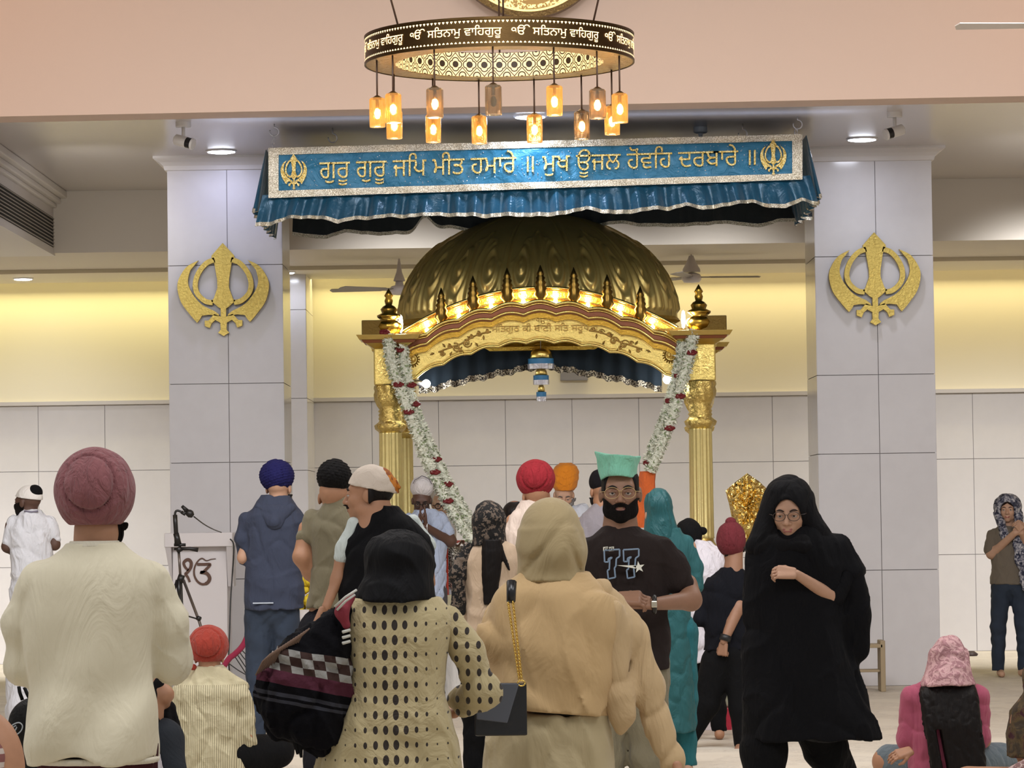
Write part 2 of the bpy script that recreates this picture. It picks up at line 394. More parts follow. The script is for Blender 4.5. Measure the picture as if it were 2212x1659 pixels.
# ceiling fans
def fan(px,py,d,z,lab,angs,style=0,rb=.66,drop=.30,blade='#8d8680'):
    p=W(px,py,d); e=empty('ceiling_fan',(p.x,d,z),lab,'ceiling fan','ceiling fans')
    wh=plain('fan_white','#cfc8c8',.35)
    if style: MB().lathe([(.088,-drop+.05),(.085,-drop+.08),(.05,-drop+.14),(.022,-drop+.21),(.008,-.04),(.006,0)],n=28).build('canopy',wh,e,smooth=True,angle=50)
    else:
        MB().lathe([(.052,-.22),(.058,-.215),(.028,-.13),(.012,-.02),(.01,0)],n=28).build('canopy',wh,e,smooth=True,angle=50)
        MB().lathe([(.05,-.28),(.045,-.27),(.036,-.225),(.03,-.22)],n=28).build('cup',wh,e,smooth=True,angle=50)
        MB().lathe([(.024,-.31),(.024,-.27)],n=20).build('neck',plain('fan_dark','#3b3838',.4),e,smooth=True,angle=50)
    MB().lathe([(.03,-drop-.055),(.075,-drop-.05),(.098,-drop-.02),(.095,-drop+.01),(.08,-drop+.03),(.03,-drop+.045)],n=36).build('motor',wh,e,smooth=True)
    for a in angs:
        mb=MB(); M=Matrix.Translation((0,0,-drop+.0))@Matrix.Rotation(R(a),4,'Z')@Matrix.Rotation(R(9),4,'X')
        mb.box((.08,-.035,-.003),(.2,.035,.003),M=M); mb.add([M@Vector(q) for q in ((.18,-.05,-.003),(rb,-.07,-.003),(rb+.02,0,-.003),(rb,.06,-.003),(.18,.05,-.003),(.18,-.05,.003),(rb,-.07,.003),(rb+.02,0,.003),(rb,.06,.003),(.18,.05,.003))],[(4,3,2,1,0),(5,6,7,8,9),(0,1,6,5),(1,2,7,6),(2,3,8,7),(3,4,9,8),(4,0,5,9)])
        mb.build('blade',plain('fan_blade_'+blade[1:],blade,.4),e)
fan(862,565,33.2,4.0,'white ceiling fan against the cream wall left of the gold dome',(178,215,60),0)
fan(1493,557,33.2,4.0,'white ceiling fan with bell canopy right of the gold dome',(3,130,255),1,drop=.22)
fan(2290,60,20.5,5.2,'pale ceiling fan whose blade reaches in at the upper right corner',(183,60,300),1,drop=.8,rb=.62,blade='#d8cfc8')
mb=MB().tube([(0,0,5.1),(0,0,7.1)],.014,10); pp=W(2290,60,20.5)
o=mb.build('fan_rod',plain('fan_white','#cfc8c8',.35),loc=(pp.x,20.5,0)); tag(o,'rod hanging the ceiling fan beyond the upper right corner','rod')
# ---------------------------------------------------------------- chandelier
CD=22.8; cc=W(1079,138,CD); CX,CZ=cc.x,cc.z; CRD=.90; BH=.185
ch=empty('chandelier',(CX,CD,CZ),'round brass band chandelier with cut-out lettering and hanging amber glass lamps','chandelier')
M_band=gold('band_bronze','#4c3a22',.45,(90,.25,.003)); M_cut=emis('backlit_cream','#ffe3ad',1.5)
def ringband(r0,r1,z0,z1,n=96):
    mb=MB(); vs=[]
    for j in range(n):
        t=2*PI*j/n; c,s=math.cos(t),math.sin(t)
        for r,z in ((r0,z0),(r1,z0),(r1,z1),(r0,z1)): vs.append((r*c,r*s,z))
    fs=[]
    for j in range(n):
        k=(j+1)%n
        for a in range(4): b=(a+1)%4; fs.append((j*4+a,k*4+a,k*4+b,j*4+b))
    mb.add(vs,[f[::-1] for f in fs]); return mb
RI=.70
ringband(CRD-.006,CRD,0,BH).build('outer_band',M_band,ch,smooth=True,angle=40)
ringband(CRD-.004,CRD+.006,-.004,.012).build('lower_rim',M_band,ch,smooth=True,angle=40)
ringband(CRD-.004,CRD+.006,BH-.012,BH+.004).build('upper_rim',M_band,ch,smooth=True,angle=40)
ringband(RI,CRD-.006,0,.004).build('underside',gold('hammered_brass','#a58a58',.32,(22,1.0,.02)),ch,smooth=True,angle=40)
# inner lattice band (lit from within)
t=NT('lattice_backlit'); x,y,z=t.coords()
ang=t.math('ARCTAN2',y,x)*RI; cw=.105
u=(ang/cw+100.0).fr()*cw-cw/2; u2=(ang/cw+100.5).fr()*cw-cw/2; v=(z-.085)/1.22; u=u/1.22; u2=u2/1.22
def dist(a,b): return (a*a+b*b).sq()
disc=dist(u,v).lt(.019)
d4=((dist(u.abs()-.018,v)-.020).mn(dist(u,v.abs()-.018)-.020)).abs().lt(.0032)
dia=((u.abs()*1.0+v.abs()*.9-.058).abs()).lt(.0035)
arc=((dist(u2,v.abs()-.062)-.020).abs()).lt(.0035); arc2=((dist(u2,v.abs()-.075)-.010).abs()).lt(.003)
m=disc.mx(d4).mx(dia).mx(arc).mx(arc2).mx(v.abs().gt(.0675))
t.set(color=t.mix(m,lin('#e8c98c'),lin('#35240f')),emit=t.mix(m,lin('#ffd795'),(0,0,0,1)),es=.85,rough=.5)
ringband(RI-.005,RI,0.004,BH-.015,160).build('lattice_band',t.m,ch,smooth=True,angle=40)
ring_txt=text_polys('ੴ ਸਿਤਨਾਮੁ ਵਾਿਹਗੁਰੂ'); bx=bbox(ring_txt)
def subdiv(polys,mx=.06):
    out=[]
    for q in polys:
        nq=[]
        for l in q:
            nl=[]
            for i,a in enumerate(l):
                b=l[(i+1)%len(l)]; k=max(1,int(math.hypot(b[0]-a[0],b[1]-a[1])/mx))
                nl+=[(a[0]+(b[0]-a[0])*j/k,a[1]+(b[1]-a[1])*j/k) for j in range(k)]
            nq.append(nl)
        out.append(nq)
    return out
rt=subdiv(ring_txt,.15)
for k in range(8):
    a0=R(-90-39.8+45*k); aw=R(41)
    def fm(x,y):
        a=a0+aw*(x-bx[0])/(bx[1]-bx[0]); zz=BH*.5+((y-(bx[2]+bx[3])/2)/(bx[3]-bx[2]))*.088
        return Vector(((CRD+.0035)*math.cos(a),(CRD+.0035)*math.sin(a),zz))
    MB().prism(rt,fm,Vector((0,0,0))).build('lettering',M_cut,ch)
mb=MB()
for j in range(200):
    a=2*PI*j/200
    for z0,h,sg in ((BH-.022,.013,-1),(.022,.009,1)):
        q=[(-.009,0),(0,-h),(.009,0),(.005,.004),(0,.001),(-.005,.004)]
        pts=[]
        for (dx,dz) in q:
            aa=a+dx/CRD; pts.append(((CRD+.003)*math.cos(aa),(CRD+.003)*math.sin(aa),z0+dz*(1 if sg<0 else -1)))
        mb.add(pts,[tuple(range(6)) if sg<0 else tuple(range(6))[::-1]])
tag(mb.build('heart_cutouts',M_cut,ch),kind='stuff')
steel=plain('brown_cord','#4a3428',.5)
for a in (-139,-45,-88,90):
    x,y=CRD*.97*math.cos(R(a)),CRD*.97*math.sin(R(a)); out=1.0 if a in (-88,90) else 1.95
    MB().tube([(x,y,BH*.5 if a==-88 else BH),(x*out,y*(1+ (out-1)*.3),7.1-CZ)],.0065,8).build('suspension_rod',steel,ch,smooth=True)
tg=NT('amber_glass'); xx,yy,zz=tg.coords(); st=tg.noise(26,3,.5,vec=tg.scaled((2.2,2.2,.35)))
tg.set(color=tg.mix(st,lin('#efb35e'),lin('#fff0cc')),rough=.08,trans=.92,emit=lin('#ffb04a'),es=.16,ior=1.2); tg.bump(st,.8,.01)
M_glass=tg.m; M_bulb=emis('warm_bulb','#ffd58a',45)
tg2=NT('clear_amber_glass'); st=tg2.noise(26,3,.5,vec=tg2.scaled((2.2,2.2,.35)))
tg2.set(color=tg2.mix(st,lin('#c8a070'),lin('#f3e2c4')),rough=.08,trans=.85,ior=1.2); tg2.bump(st,.8,.01)
lampang=[-72,-55,-29.5,-2.7,24.5,48.3,68,117,139,164,190,213,238]
bright=[1,1,.6,.15,1.3,.7,1,1,.7,1.2,1.2,.8,1]
proto=None
labs=['leftmost amber glass pendant on the chandelier','tall amber pendant second from the left on the near rim of the chandelier','paler glass pendant third along the near rim of the chandelier','unlit smoky glass pendant near the middle of the chandelier near rim','brightest amber pendant on the near rim right of the chandelier middle','dull amber pendant right of the brightest near-rim lamp of the chandelier','rightmost amber glass pendant of the chandelier near rim','amber pendant on the far rim just left of the rightmost lamp','ribbed clear pendant on the far rim in front of the banner top at right','amber pendant on the far rim just right of the chandelier middle','amber pendant on the far rim just left of the chandelier middle','pale ribbed pendant on the far rim left of the middle','amber pendant on the far rim at the left, below another lamp']
for i,a in enumerate(lampang):
    t=R(a-90); rr=.855; x,y=CX+rr*math.cos(t),CD+rr*math.sin(t)
    if proto is None:
        e=empty('pendant_lamp',(x,y,CZ),'','lamp','amber glass pendants under the chandelier')
        MB().tube([(0,0,.002),(0,0,-.245)],.006,8).build('cord',steel,e,smooth=True)
        MB().lathe([(.03,-.262),(.034,-.25),(.012,-.235)],n=16).build('cap',plain('lamp_cap','#6e5334',.4,.8),e,smooth=True,angle=40)
        MB().lathe([(.052,-.445),(.054,-.44),(.056,-.35),(.055,-.262),(.046,-.252),(.03,-.248),(.03,-.252),(.044,-.257),(.051,-.266),(.052,-.35),(.05,-.438)],n=10).build('glass_shade',M_glass,e,smooth=True,angle=25)
        MB().lathe([(.011,-.315),(.011,-.262)],n=12).build('socket',plain('lamp_cap','#6e5334',.4,.8),e,smooth=True)
        MB().ball((0,0,-.355),.021,10,sc=(1,1,1.7)).build('bulb',M_bulb,e,smooth=True)
        proto=e
    else: e=copy_tree(proto)
    e.location=(x,y,CZ); e.rotation_euler=(0,0,random.random()*3); e['label']=labs[i]
    for c in e.children:
        if c.name.startswith('glass_shade') and bright[i]<.75:
            c.data=c.data.copy(); c.data.materials[0]=tg2.m
        if c.name.startswith('bulb') and bright[i]<.3:
            c.data=c.data.copy(); c.data.materials[0]=plain('unlit_bulb','#8a7350',.3)
    if bright[i]>.3: lamp('POINT','pendant_bulb_light',(x,y,CZ-.47),1.6*bright[i],WARM,.03)
# round backlit medallion on the beam
pm=W(1141,-132,25.4)
e=empty('wall_medallion',(pm.x,25.40,pm.z),'round backlit filigree medallion with bronze rim high on the beam','wall lamp')
tm=NT('filigree_backlit'); x,y,z=tm.coords(); r=(x*x+z*z).sq(); an=tm.math('ARCTAN2',z,x)
pet=((an*24.0/PI).sin()*.5+.5); ring=((r*95.0).sin()*.5+.5); fil=tm.noise(55,3,.6).gt(.5)
mm=(ring*pet).gt(.35).mx(fil); edge=r.gt(.535)
mm=mm*(1.0-edge)
tm.set(color=tm.mix(mm,lin('#f0d489'),lin('#8a6b3a')),emit=tm.mix(mm,lin('#ffdf8a'),lin('#7a5a24')),es=1.1,rough=.5)
MB().lathe([(.001,0),(.555,0),(.555,.02)],n=80).build('filigree_disc',tm.m,e).rotation_euler=(PI/2,0,0)
o=MB().lathe([(.55,-.01),(.555,.06),(.60,.06),(.605,-.01)],n=80).build('rim',gold('medallion_rim','#6b5535',.35),e,smooth=True,angle=40); o.rotation_euler=(PI/2,0,0)
tmv=[c for c in e.children if c.name.startswith('filigree')][0]; tmv.rotation_euler=(0,0,0)
vs=[(0,0,0)]+[(.56*math.cos(2*PI*j/80),-.03,.56*math.sin(2*PI*j/80)) for j in range(80)]; vs[0]=(0,-.03,0)
me=bpy.data.meshes.new('filigree_disc'); me.from_pydata(vs,[],[(0,1+(j+1)%80,1+j)[::-1] for j in range(80)]); me.materials.append(tm.m); tmv.data=me
lamp('AREA','medallion_glow',(pm.x,25.1,pm.z-.5),3,(1,.8,.5),.6,rot=(R(-60),0,0))
# warm hall lights washing the beam face (wall washers of the hall)
lamp('AREA','beam_washer',(-4.8,23.4,6.9),15,(1.0,.50,.20),.9,rot=(R(35),0,0)); lamp('AREA','beam_washer',(5.0,23.4,6.9),15,(1.0,.50,.20),.9,rot=(R(35),0,0))
lamp('AREA','beam_washer',(0,21.5,7.0),6,(1.0,.94,.98),3.0,rot=(R(42),0,0))
# ---------------------------------------------------------------- banner canopy
BY=26.65
def satin(name,a,rough=.35,bump=.3):
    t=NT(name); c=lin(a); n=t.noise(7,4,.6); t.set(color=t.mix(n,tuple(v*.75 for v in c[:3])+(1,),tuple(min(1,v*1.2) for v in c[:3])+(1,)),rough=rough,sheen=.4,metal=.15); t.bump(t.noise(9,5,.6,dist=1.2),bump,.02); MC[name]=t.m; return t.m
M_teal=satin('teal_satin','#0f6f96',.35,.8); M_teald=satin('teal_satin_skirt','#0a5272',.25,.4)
def sequin(name,a,b,scale=140):
    t=NT(name); n=t.noise(scale,2,.5); t.set(color=t.mix(n.gt(.5),lin(a),lin(b)),rough=.28,metal=.75); t.bump(n,.9,.006); MC[name]=t.m; return t.m
M_seq=sequin('silver_sequin','#b9b09a','#f1ecdd'); M_gseq=sequin('gold_sequin','#c3a34c','#f0e0a0')
TL=W(580,320,BY); TR=W(1733,290,BY); BL=W(580,428,BY); BR=W(1733,388,BY)
can=empty('embroidered_canopy',((TL.x+TR.x)/2,BY,4.1),'large teal satin ceiling canopy with silver borders and gold embroidered writing','canopy')
O=Vector(can.location)
def bp(u,v,dy=0):  # u 0..1 left-right, v 0..1 bottom-top
    a=TL.lerp(TR,u); b=BL.lerp(BR,u); p=b.lerp(a,v)-O; p.z+=-.012*math.sin(PI*u)*0; p.y=dy; return p
def sheet(nu,nv,f,th=.006):
    mb=MB(); vs=[f(i/nu,j/nv) for j in range(nv+1) for i in range(nu+1)]
    bk=[Vector(v)+Vector((0,th,0)) for v in vs]; n=nu+1; q=[(j*n+i,j*n+i+1,(j+1)*n+i+1,(j+1)*n+i) for j in range(nv) for i in range(nu)]
    k=len(vs); mb.add(vs+bk,q+[tuple(a+k for a in t[::-1]) for t in q]); return mb
def banf(u,v): return bp(u,v,.006*math.sin(u*60+3*math.sin(v*4))+.005*math.sin(u*23)+.004*math.sin(u*170+9*v+3*math.sin(u*31)))
sheet(160,10,banf).build('banner_panel',M_teal,can,smooth=True)
for (u0,u1,v0,v1) in ((0,1,.86,1.0),(0,1,0,.14),(0,.019,.1,.9),(.981,1,.1,.9)):
    sheet(120 if u1-u0>.5 else 4,4,lambda u,v:banf(u0+(u1-u0)*u,v0+(v1-v0)*v)+Vector((0,-.012,0)),.008).build('border',M_seq,can,smooth=True)
bt=subdiv(text_polys('ਗੁਰੂ ਗੁਰੂ ਜਿਪ ਮੀਤ ਹਮਾਰੇ ॥ ਮੁਖ ਊਜਲ ਹੋਂਵਿਹ ਦਰਬਾਰੇ ॥'),.2); bb=bbox(bt)
u0=(690-580)/1153; u1=(1632-580)/1153
def bmap(x,y):
    u=u0+(u1-u0)*(x-bb[0])/(bb[1]-bb[0]); v=.20+.62*(y-bb[2])/(bb[3]-bb[2]); return bp(u,v,-.026)
MB().prism(bt,bmap,Vector((0,.018,0))).build('lettering',M_gseq,can)
for cu,lab in ((55/1153,0),(1090/1153,1)):
    def km(x,y):
        p=bp(cu,.5,-.026); return p+Vector((x*.205,0,y*.275))
    MB().prism(KH,km,Vector((0,.018,0))).build('sword_emblem',M_gseq,can)
mb=MB()
for i in range(330):
    u,v=random.uniform(.03,.97),random.uniform(.2,.8); p=banf(u,v); mb.ball((p.x,p.y-.006,p.z),random.uniform(.0025,.005),4)
tag(mb.build('sequin_dots',plain('sequin_white','#e9f4ff',.2,.6),can),kind='stuff')
# skirt with pleats
def skirt(p0,p1,h,name,flare=.10,pl=34,dy0=0,seed=1,mat=None,hv=.03,cut=None,trim=True,wav=.018):
    rr=random.Random(seed); n=pl*8; ph=[rr.uniform(-.4,.4) for _ in range(pl+1)]; hs=[rr.uniform(-hv,hv) for _ in range(pl+1)]
    def f(u,v):  # v 0 bottom 1 top
        k=u*pl; i=int(min(k,pl-1)); fr=k-i; w=math.sin(2*PI*(k+.3*(ph[i]*(1-fr)+ph[i+1]*fr)))
        hh=h+(hs[i]*(1-fr)+hs[i+1]*fr); 
        if cut: hh=cut(u,hh)
        p=p0.lerp(p1,u); return Vector((p.x+(u-.5)*flare*(1-v),p.y+dy0-(1-v)*.05-(w-.35*math.sin(2*w)+.5*math.sin(2*PI*k*.37+seed))*wav*(1.15-v)+.25*wav*math.sin(5.1*k),p.z-hh*(1-v)))
    sheet(n,6,f,.004).build(name,mat or M_teald,can,smooth=True)
    if trim: sheet(n,1,lambda u,v:f(u,v*(.13 if name=='front_skirt' else .06))+Vector((0,-.004,0)),.006).build('ribbon_trim',M_seq,can,smooth=True)
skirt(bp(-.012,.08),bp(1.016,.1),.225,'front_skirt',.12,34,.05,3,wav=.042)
# skirts on the sides run back to the rear edge
BK=29.0-BY-.25
def side(u,sx):
    p0=bp(u,.98); q=Vector((p0.x+sx*.0,BK,p0.z-.02))
    rr=random.Random(5); 
    def f(a,v):
        k=a*22; p=p0.lerp(q,a); return Vector((p.x+sx*((1-v)*.09+.02*math.sin(2*PI*k)*(1.2-v)),p.y+.012*math.cos(2*PI*k),p.z-.50*(1-v)+.02*math.sin(k*2.2)*(1-v)))
    sheet(140,6,f,.004).build('side_skirt',M_teald,can,smooth=True)
    sheet(140,1,lambda a,v:f(a,v*.07)+Vector((sx*.004,0,0)),.004).build('ribbon_trim',M_seq,can,smooth=True)
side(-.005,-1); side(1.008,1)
# rear skirt, longer, with a gap where it is caught up
r0=bp(.0,.9); r1=bp(1.0,.9); r0.y=r1.y=BK; r0.x=W(640,500,29).x-O.x; r1.x=W(1745,480,29).x-O.x
def cutf(u,hh):
    g=math.exp(-((u-.255)/.018)**2)*.13; return hh-g+.02*math.sin(u*37)
z_r=W(640,512,28.75).z
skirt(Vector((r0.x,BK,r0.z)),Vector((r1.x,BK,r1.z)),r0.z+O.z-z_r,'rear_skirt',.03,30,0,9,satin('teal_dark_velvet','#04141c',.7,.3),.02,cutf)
# roof cloth
def roof(u,v):
    p=bp(u,.95); return Vector((p.x,v*BK,p.z-.05*math.sin(PI*u)*math.sin(PI*v)+.01*math.sin(u*40)))
mb=MB(); nu,nv=40,16; vs=[roof(i/nu,j/nv) for j in range(nv+1) for i in range(nu+1)]
mb.add(vs+[Vector(v)+Vector((0,0,.01)) for v in vs],[(j*(nu+1)+i,(j+1)*(nu+1)+i,(j+1)*(nu+1)+i+1,j*(nu+1)+i+1) for j in range(nv) for i in range(nu)]+[tuple(a+len(vs) for a in (j*(nu+1)+i,j*(nu+1)+i+1,(j+1)*(nu+1)+i+1,(j+1)*(nu+1)+i)) for j in range(nv) for i in range(nu)])
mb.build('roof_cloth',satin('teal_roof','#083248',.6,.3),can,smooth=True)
# chains and hooks
def chain(px,py0,u,lab):
    top=W(px,py0,BY); bot=bp(u,1.0)+O; e=empty('hanging_chain',(top.x,BY+.02,4.585),lab,'chain','chains holding the canopy')
    st=plain('steel','#c8c8cc',.3,1); r=.035
    MB().tube([(0,0,0),(0,0,-.03)]+[(r*math.sin(R(q)),0,-.03-r+r*math.cos(R(q))) for q in range(10,300,20)],.005,8).build('hook',st,e,smooth=True)
    z0=-.03-2*r; z1=bot.z-4.585; n=max(3,int((z0-z1)/.03)); mb=MB()
    for i in range(n):
        z=z0+(z1-z0)*(i+.5)/n; pts=[(.010*math.cos(t)*(i%2),.010*math.cos(t)*(1-i%2),z+.022*math.sin(t)) for t in [2*PI*k/12 for k in range(13)]]
        mb.tube([(p[0]+(bot.x-top.x)*(z-z0)/(z1-z0),p[1],p[2]) for p in pts],.0035,6,cap=False)
    mb.build('chain_links',st,e,smooth=True)
chain(592,265,.006,'steel hook and chain holding the left end of the teal canopy')
chain(1723,240,.985,'steel hook and chain holding the right end of the teal canopy')
# ---------------------------------------------------------------- golden palki (domed canopy over the book)
PY=27.8; po=W(1172,1110,PY); PX=po.x
pal=empty('golden_palki',(PX,PY,0),'golden domed four-pillar shrine canopy in the middle of the hall','shrine')
SS=FPX/PY
M_bead=gold('bead_gold','#f3d783',.22,(60,.2,.002)); M_brown=plain('brown_enamel','#8d5233',.45,.3,bump=(90,.2))
def U(x): return 3.232-.27*x*x+.030*abs(math.cos(PI*x/.264))-.02
def Lw(x): return 2.885-.265*x*x+.024*abs(math.cos(PI*x/.226))
HW=1.13
xs=[-HW+2*HW*i/240 for i in range(241)]
def stripz(f0,f1,y0,y1,name,mat,rot=None):
    mb=MB(); n=len(xs); vs=[]
    for x in xs: vs+=[(x,y0,f0(x)),(x,y0,f1(x)),(x,y1,f1(x)),(x,y1,f0(x))]
    fs=[]
    for i in range(n-1):
        for a in range(4): b=(a+1)%4; fs.append((i*4+a,(i+1)*4+a,(i+1)*4+b,i*4+b))
    mb.add(vs,fs+[(0,1,2,3),tuple((n-1)*4+a for a in (3,2,1,0))]); return mb.build(name,mat,pal)
stripz(lambda x:Lw(x)+.012,lambda x:U(x)-.10,-.03,.10,'arch_fascia',G_rough)
stripz(lambda x:U(x)-.105,lambda x:U(x)-.018,-.06,.12,'arch_stripe',M_brown)
def bead(f,y,r,name,m=None): MB().tube([(x,y,f(x)) for x in xs],r,8).build(name,m or M_bead,pal,smooth=True)
bead(lambda x:U(x)-.012,-.075,.013,'arch_bead'); bead(lambda x:U(x)-.088,-.07,.011,'arch_bead'); bead(lambda x:U(x)-.035,-.072,.006,'arch_bead')
stripz(lambda x:U(x)-.150,lambda x:U(x)-.100,-.045,.10,'arch_cove',gold('cove_gold','#b8923c',.3))
bead(lambda x:Lw(x)+.006,-.04,.012,'arch_bead'); bead(lambda x:Lw(x)+.032,-.033,.005,'arch_bead')
# inner scallop tracing on the fascia
bead(lambda x:U(x)-.158,-.034,.004,'arch_bead')
# relief lettering and floral scrolls
at=text_polys('ੴ'); b4=bbox(at)
ap=[W(1158,683,PY),W(1186,700,PY)]
def am(x,y): return Vector((ap[0].x-PX+(ap[1].x-ap[0].x)*(x-b4[0])/(b4[1]-b4[0]),-.034,ap[1].z+(ap[0].z-ap[1].z)*(y-b4[2])/(b4[3]-b4[2])))
MB().prism(at,am,Vector((0,.01,0))).build('relief_symbol',gold('relief_gold','#7d5f2a',.4),pal)
at2=text_polys('ਸਿਤਗੁਰ ਕੀ ਬਾਣੀ ਸਿਤ ਸਰੂਪ ਹੈ'); b5=bbox(at2); M_rel=gold('relief_gold2','#a9874a',.3)
aq=[W(1062,702,PY),W(1292,720,PY)]
def am2(x,y):
    xx=aq[0].x-PX+(aq[1].x-aq[0].x)*(x-b5[0])/(b5[1]-b5[0]); return Vector((xx,-.044,2.962+.09*(y-b5[2])/(b5[3]-b5[2])))
MB().prism(at2,am2,Vector((0,.012,0))).build('relief_lettering',M_rel,pal)
def swirl(mb,cx,cz,r,turns=1.6,sg=1,th=.006,a0=0):
    pts=[]
    for i in range(26):
        t=i/25; a=a0+sg*turns*2*PI*t; rr=r*(1-t*.85); pts.append((cx+rr*math.cos(a),-.036,cz+rr*math.sin(a)))
    mb.tube(pts,th,6)
for sg in (-1,1):
    mb=MB()
    P=[(.40,2.985),(.50,2.965),(.575,2.93),(.655,2.885),(.735,2.86),(.83,2.825)]
    mb.tube([(sg*x,-.034,z) for x,z in spl(P,6)],.007,6)
    for cx,cz,r in ((.60,2.895,.042),(.685,2.865,.046),(.50,2.972,.026),(.80,2.815,.026),(.655,2.84,.022),(.74,2.875,.022),(.56,2.95,.02),(.43,2.99,.02)):
        for k in range(3): swirl(mb,sg*cx,cz,r*(1-.25*k),.8,sg,.0055,k*2.1)
    for cx,cz,a in ((.56,2.93,.5),(.63,2.83,-1.9),(.72,2.83,-1.2),(.77,2.86,.9),(.46,2.96,-1.6),(.86,2.82,-.4),(.53,2.90,-2.2)):
        L=.045; dx,dz=math.cos(a),math.sin(a); nx,nz=-dz,dx
        mb.prism([[[ (cx,cz),(cx+dx*L*.5+nx*L*.22,cz+dz*L*.5+nz*L*.22),(cx+dx*L,cz+dz*L),(cx+dx*L*.5-nx*L*.22,cz+dz*L*.5-nz*L*.22)]]],lambda x,y:Vector((sg*x,-.038,y)),Vector((0,.012,0)))
    mb.build('floral_scroll',M_rel,pal,smooth=True)
    # rosette
    q=W(890 if sg<0 else 1448,777 if sg<0 else 768,PY); qx,qz=q.x-PX,q.z; mb=MB()
    for k in range(18):
        a=2*PI*k/18; mb.tube([(qx+.052*math.cos(a),-.034,qz+.052*math.sin(a)),(qx+.066*math.cos(a),-.034,qz+.066*math.sin(a))],.006,6)
    mb.tube([(qx+.046*math.cos(a),-.034,qz+.046*math.sin(a)) for a in [2*PI*k/24 for k in range(25)]],.006,6)
    mb.prism(KH,lambda x,y:Vector((qx+x*.07,-.040,qz+y*.07)),Vector((0,.01,0)))
    mb.build('rosette',gold('rosette_gold','#8f6c2c',.35),pal)
# columns with bases, capitals, khanda blocks, cornices and finials
def column(x,y,front):
    mb=MB(); zb=1.28; cr=.093
    mb.lathe([(.13,0),(.13,.04),(.105,.06),(.12,.10),(.10,.13),(cr,.16)],(x,y,zb-.16),32)
    mb.build('column_base',G_main,pal,smooth=True,angle=35)
    zt=W(845,935,PY).z
    MB().lathe([(cr*1.03,0),(cr,.02),(cr*.95,zt-zb-.01),(cr*.98,zt-zb)],(x,y,zb),96,flute=(.05,16)).build('column_shaft',gold('column_gold','#f2e09a',.36,(60,.5,.003),metal=.6),pal,smooth=True)
    prof=[(.085,0),(.12,.03),(.128,.06),(.10,.085),(.09,.10),(.098,.115),(.09,.13),(.098,.145),(.088,.16),(.10,.175),(.088,.19),(.105,.22),(.125,.27),(.128,.31),(.12,.34),(.128,.36),(.125,.385)]
    q=MB(); n=48; vs=[]
    for r,z in prof:
        for j in range(n):
            a=2*PI*j/n; rr=r*(1+.05*math.cos(8*a+z*20)*(1 if z>.2 or z<.08 else 0)); vs.append((x+rr*math.cos(a),y+rr*math.sin(a),zt+z))
    k=len(prof); q.add(vs,[(i*n+j,i*n+(j+1)%n,(i+1)*n+(j+1)%n,(i+1)*n+j) for i in range(k-1) for j in range(n)]); q.build('column_capital',gold('capital_gold','#e8cd7c',.2,(45,.9,.012)),pal,smooth=True)
    z0=zt+.385; z1=W(845,752,PY).z
    MB().box((x-.125,y-.11,z0),(x+.125,y+.11,z1)).build('capital_block',G_rough,pal,bevel=.012)
    if front:
        zc=(z0+z1)/2-.0; MB().prism(KH,lambda u,v:Vector((x+u*.20,y-.122,zc+v*.2)),Vector((0,.02,0))).build('relief_emblem',G_main,pal)
    for (a,b,o0,o1) in ((z1-.005,z1+.035,.13,.19),(z1+.035,z1+.06,.20,.22),(z1+.06,z1+.10,.235,.26)):
        mb=MB(); vs=[]
        for o,z in ((o0,a),(o1,b)): vs+=[(x-o,y-o,z),(x+o,y-o,z),(x+o,y+o,z),(x-o,y+o,z)]
        mb.add(vs,[(0,3,2,1),(4,5,6,7)]+[(i,(i+1)%4,4+(i+1)%4,4+i) for i in range(4)]); mb.build('cornice_moulding',G_main if a!=z1+.035 else M_brown,pal,bevel=.004)
    ztop=z1+.10
    if front: 
        sx=-1 if x<0 else 1
        MB().box((min(x,x+sx*.22),y-.10,ztop),(max(x,x+sx*.22),y+.16,ztop+.125)).build('roof_block',gold('block_gold','#6f5a30',.5),pal,bevel=.006)
    f=[(.06,0),(.09,.03),(.108,.075),(.09,.115),(.062,.125),(.092,.15),(.095,.165),(.055,.185),(.066,.215),(.045,.24),(.026,.25),(.034,.285),(.024,.31),(.036,.325),(.002,.385)]
    MB().lathe(f,(x,y-.03,ztop),28,flute=(.03,8)).build('corner_finial',gold('finial_gold','#b8943f',.25,(30,.3,.004)),pal,smooth=True)
DEP=2.0
xl=W(843,900,PY).x-PX; xr=W(1513,900,PY).x-PX
for (x,y,fr) in ((xl,0,1),(xr,0,1),(xl+.03,DEP,0),(xr+.10,DEP,0)): column(x,y,fr)
z1=W(845,752,PY).z
for x in (xl,xr): MB().box((x-.15,.1,z1-.02),(x+.15,DEP-.05,z1+.10)).build('side_beam',G_main,pal,bevel=.01)
MB().box((xl,DEP-.1,z1-.02),(xr+.1,DEP+.1,z1+.10)).build('rear_beam',G_main,pal,bevel=.01)
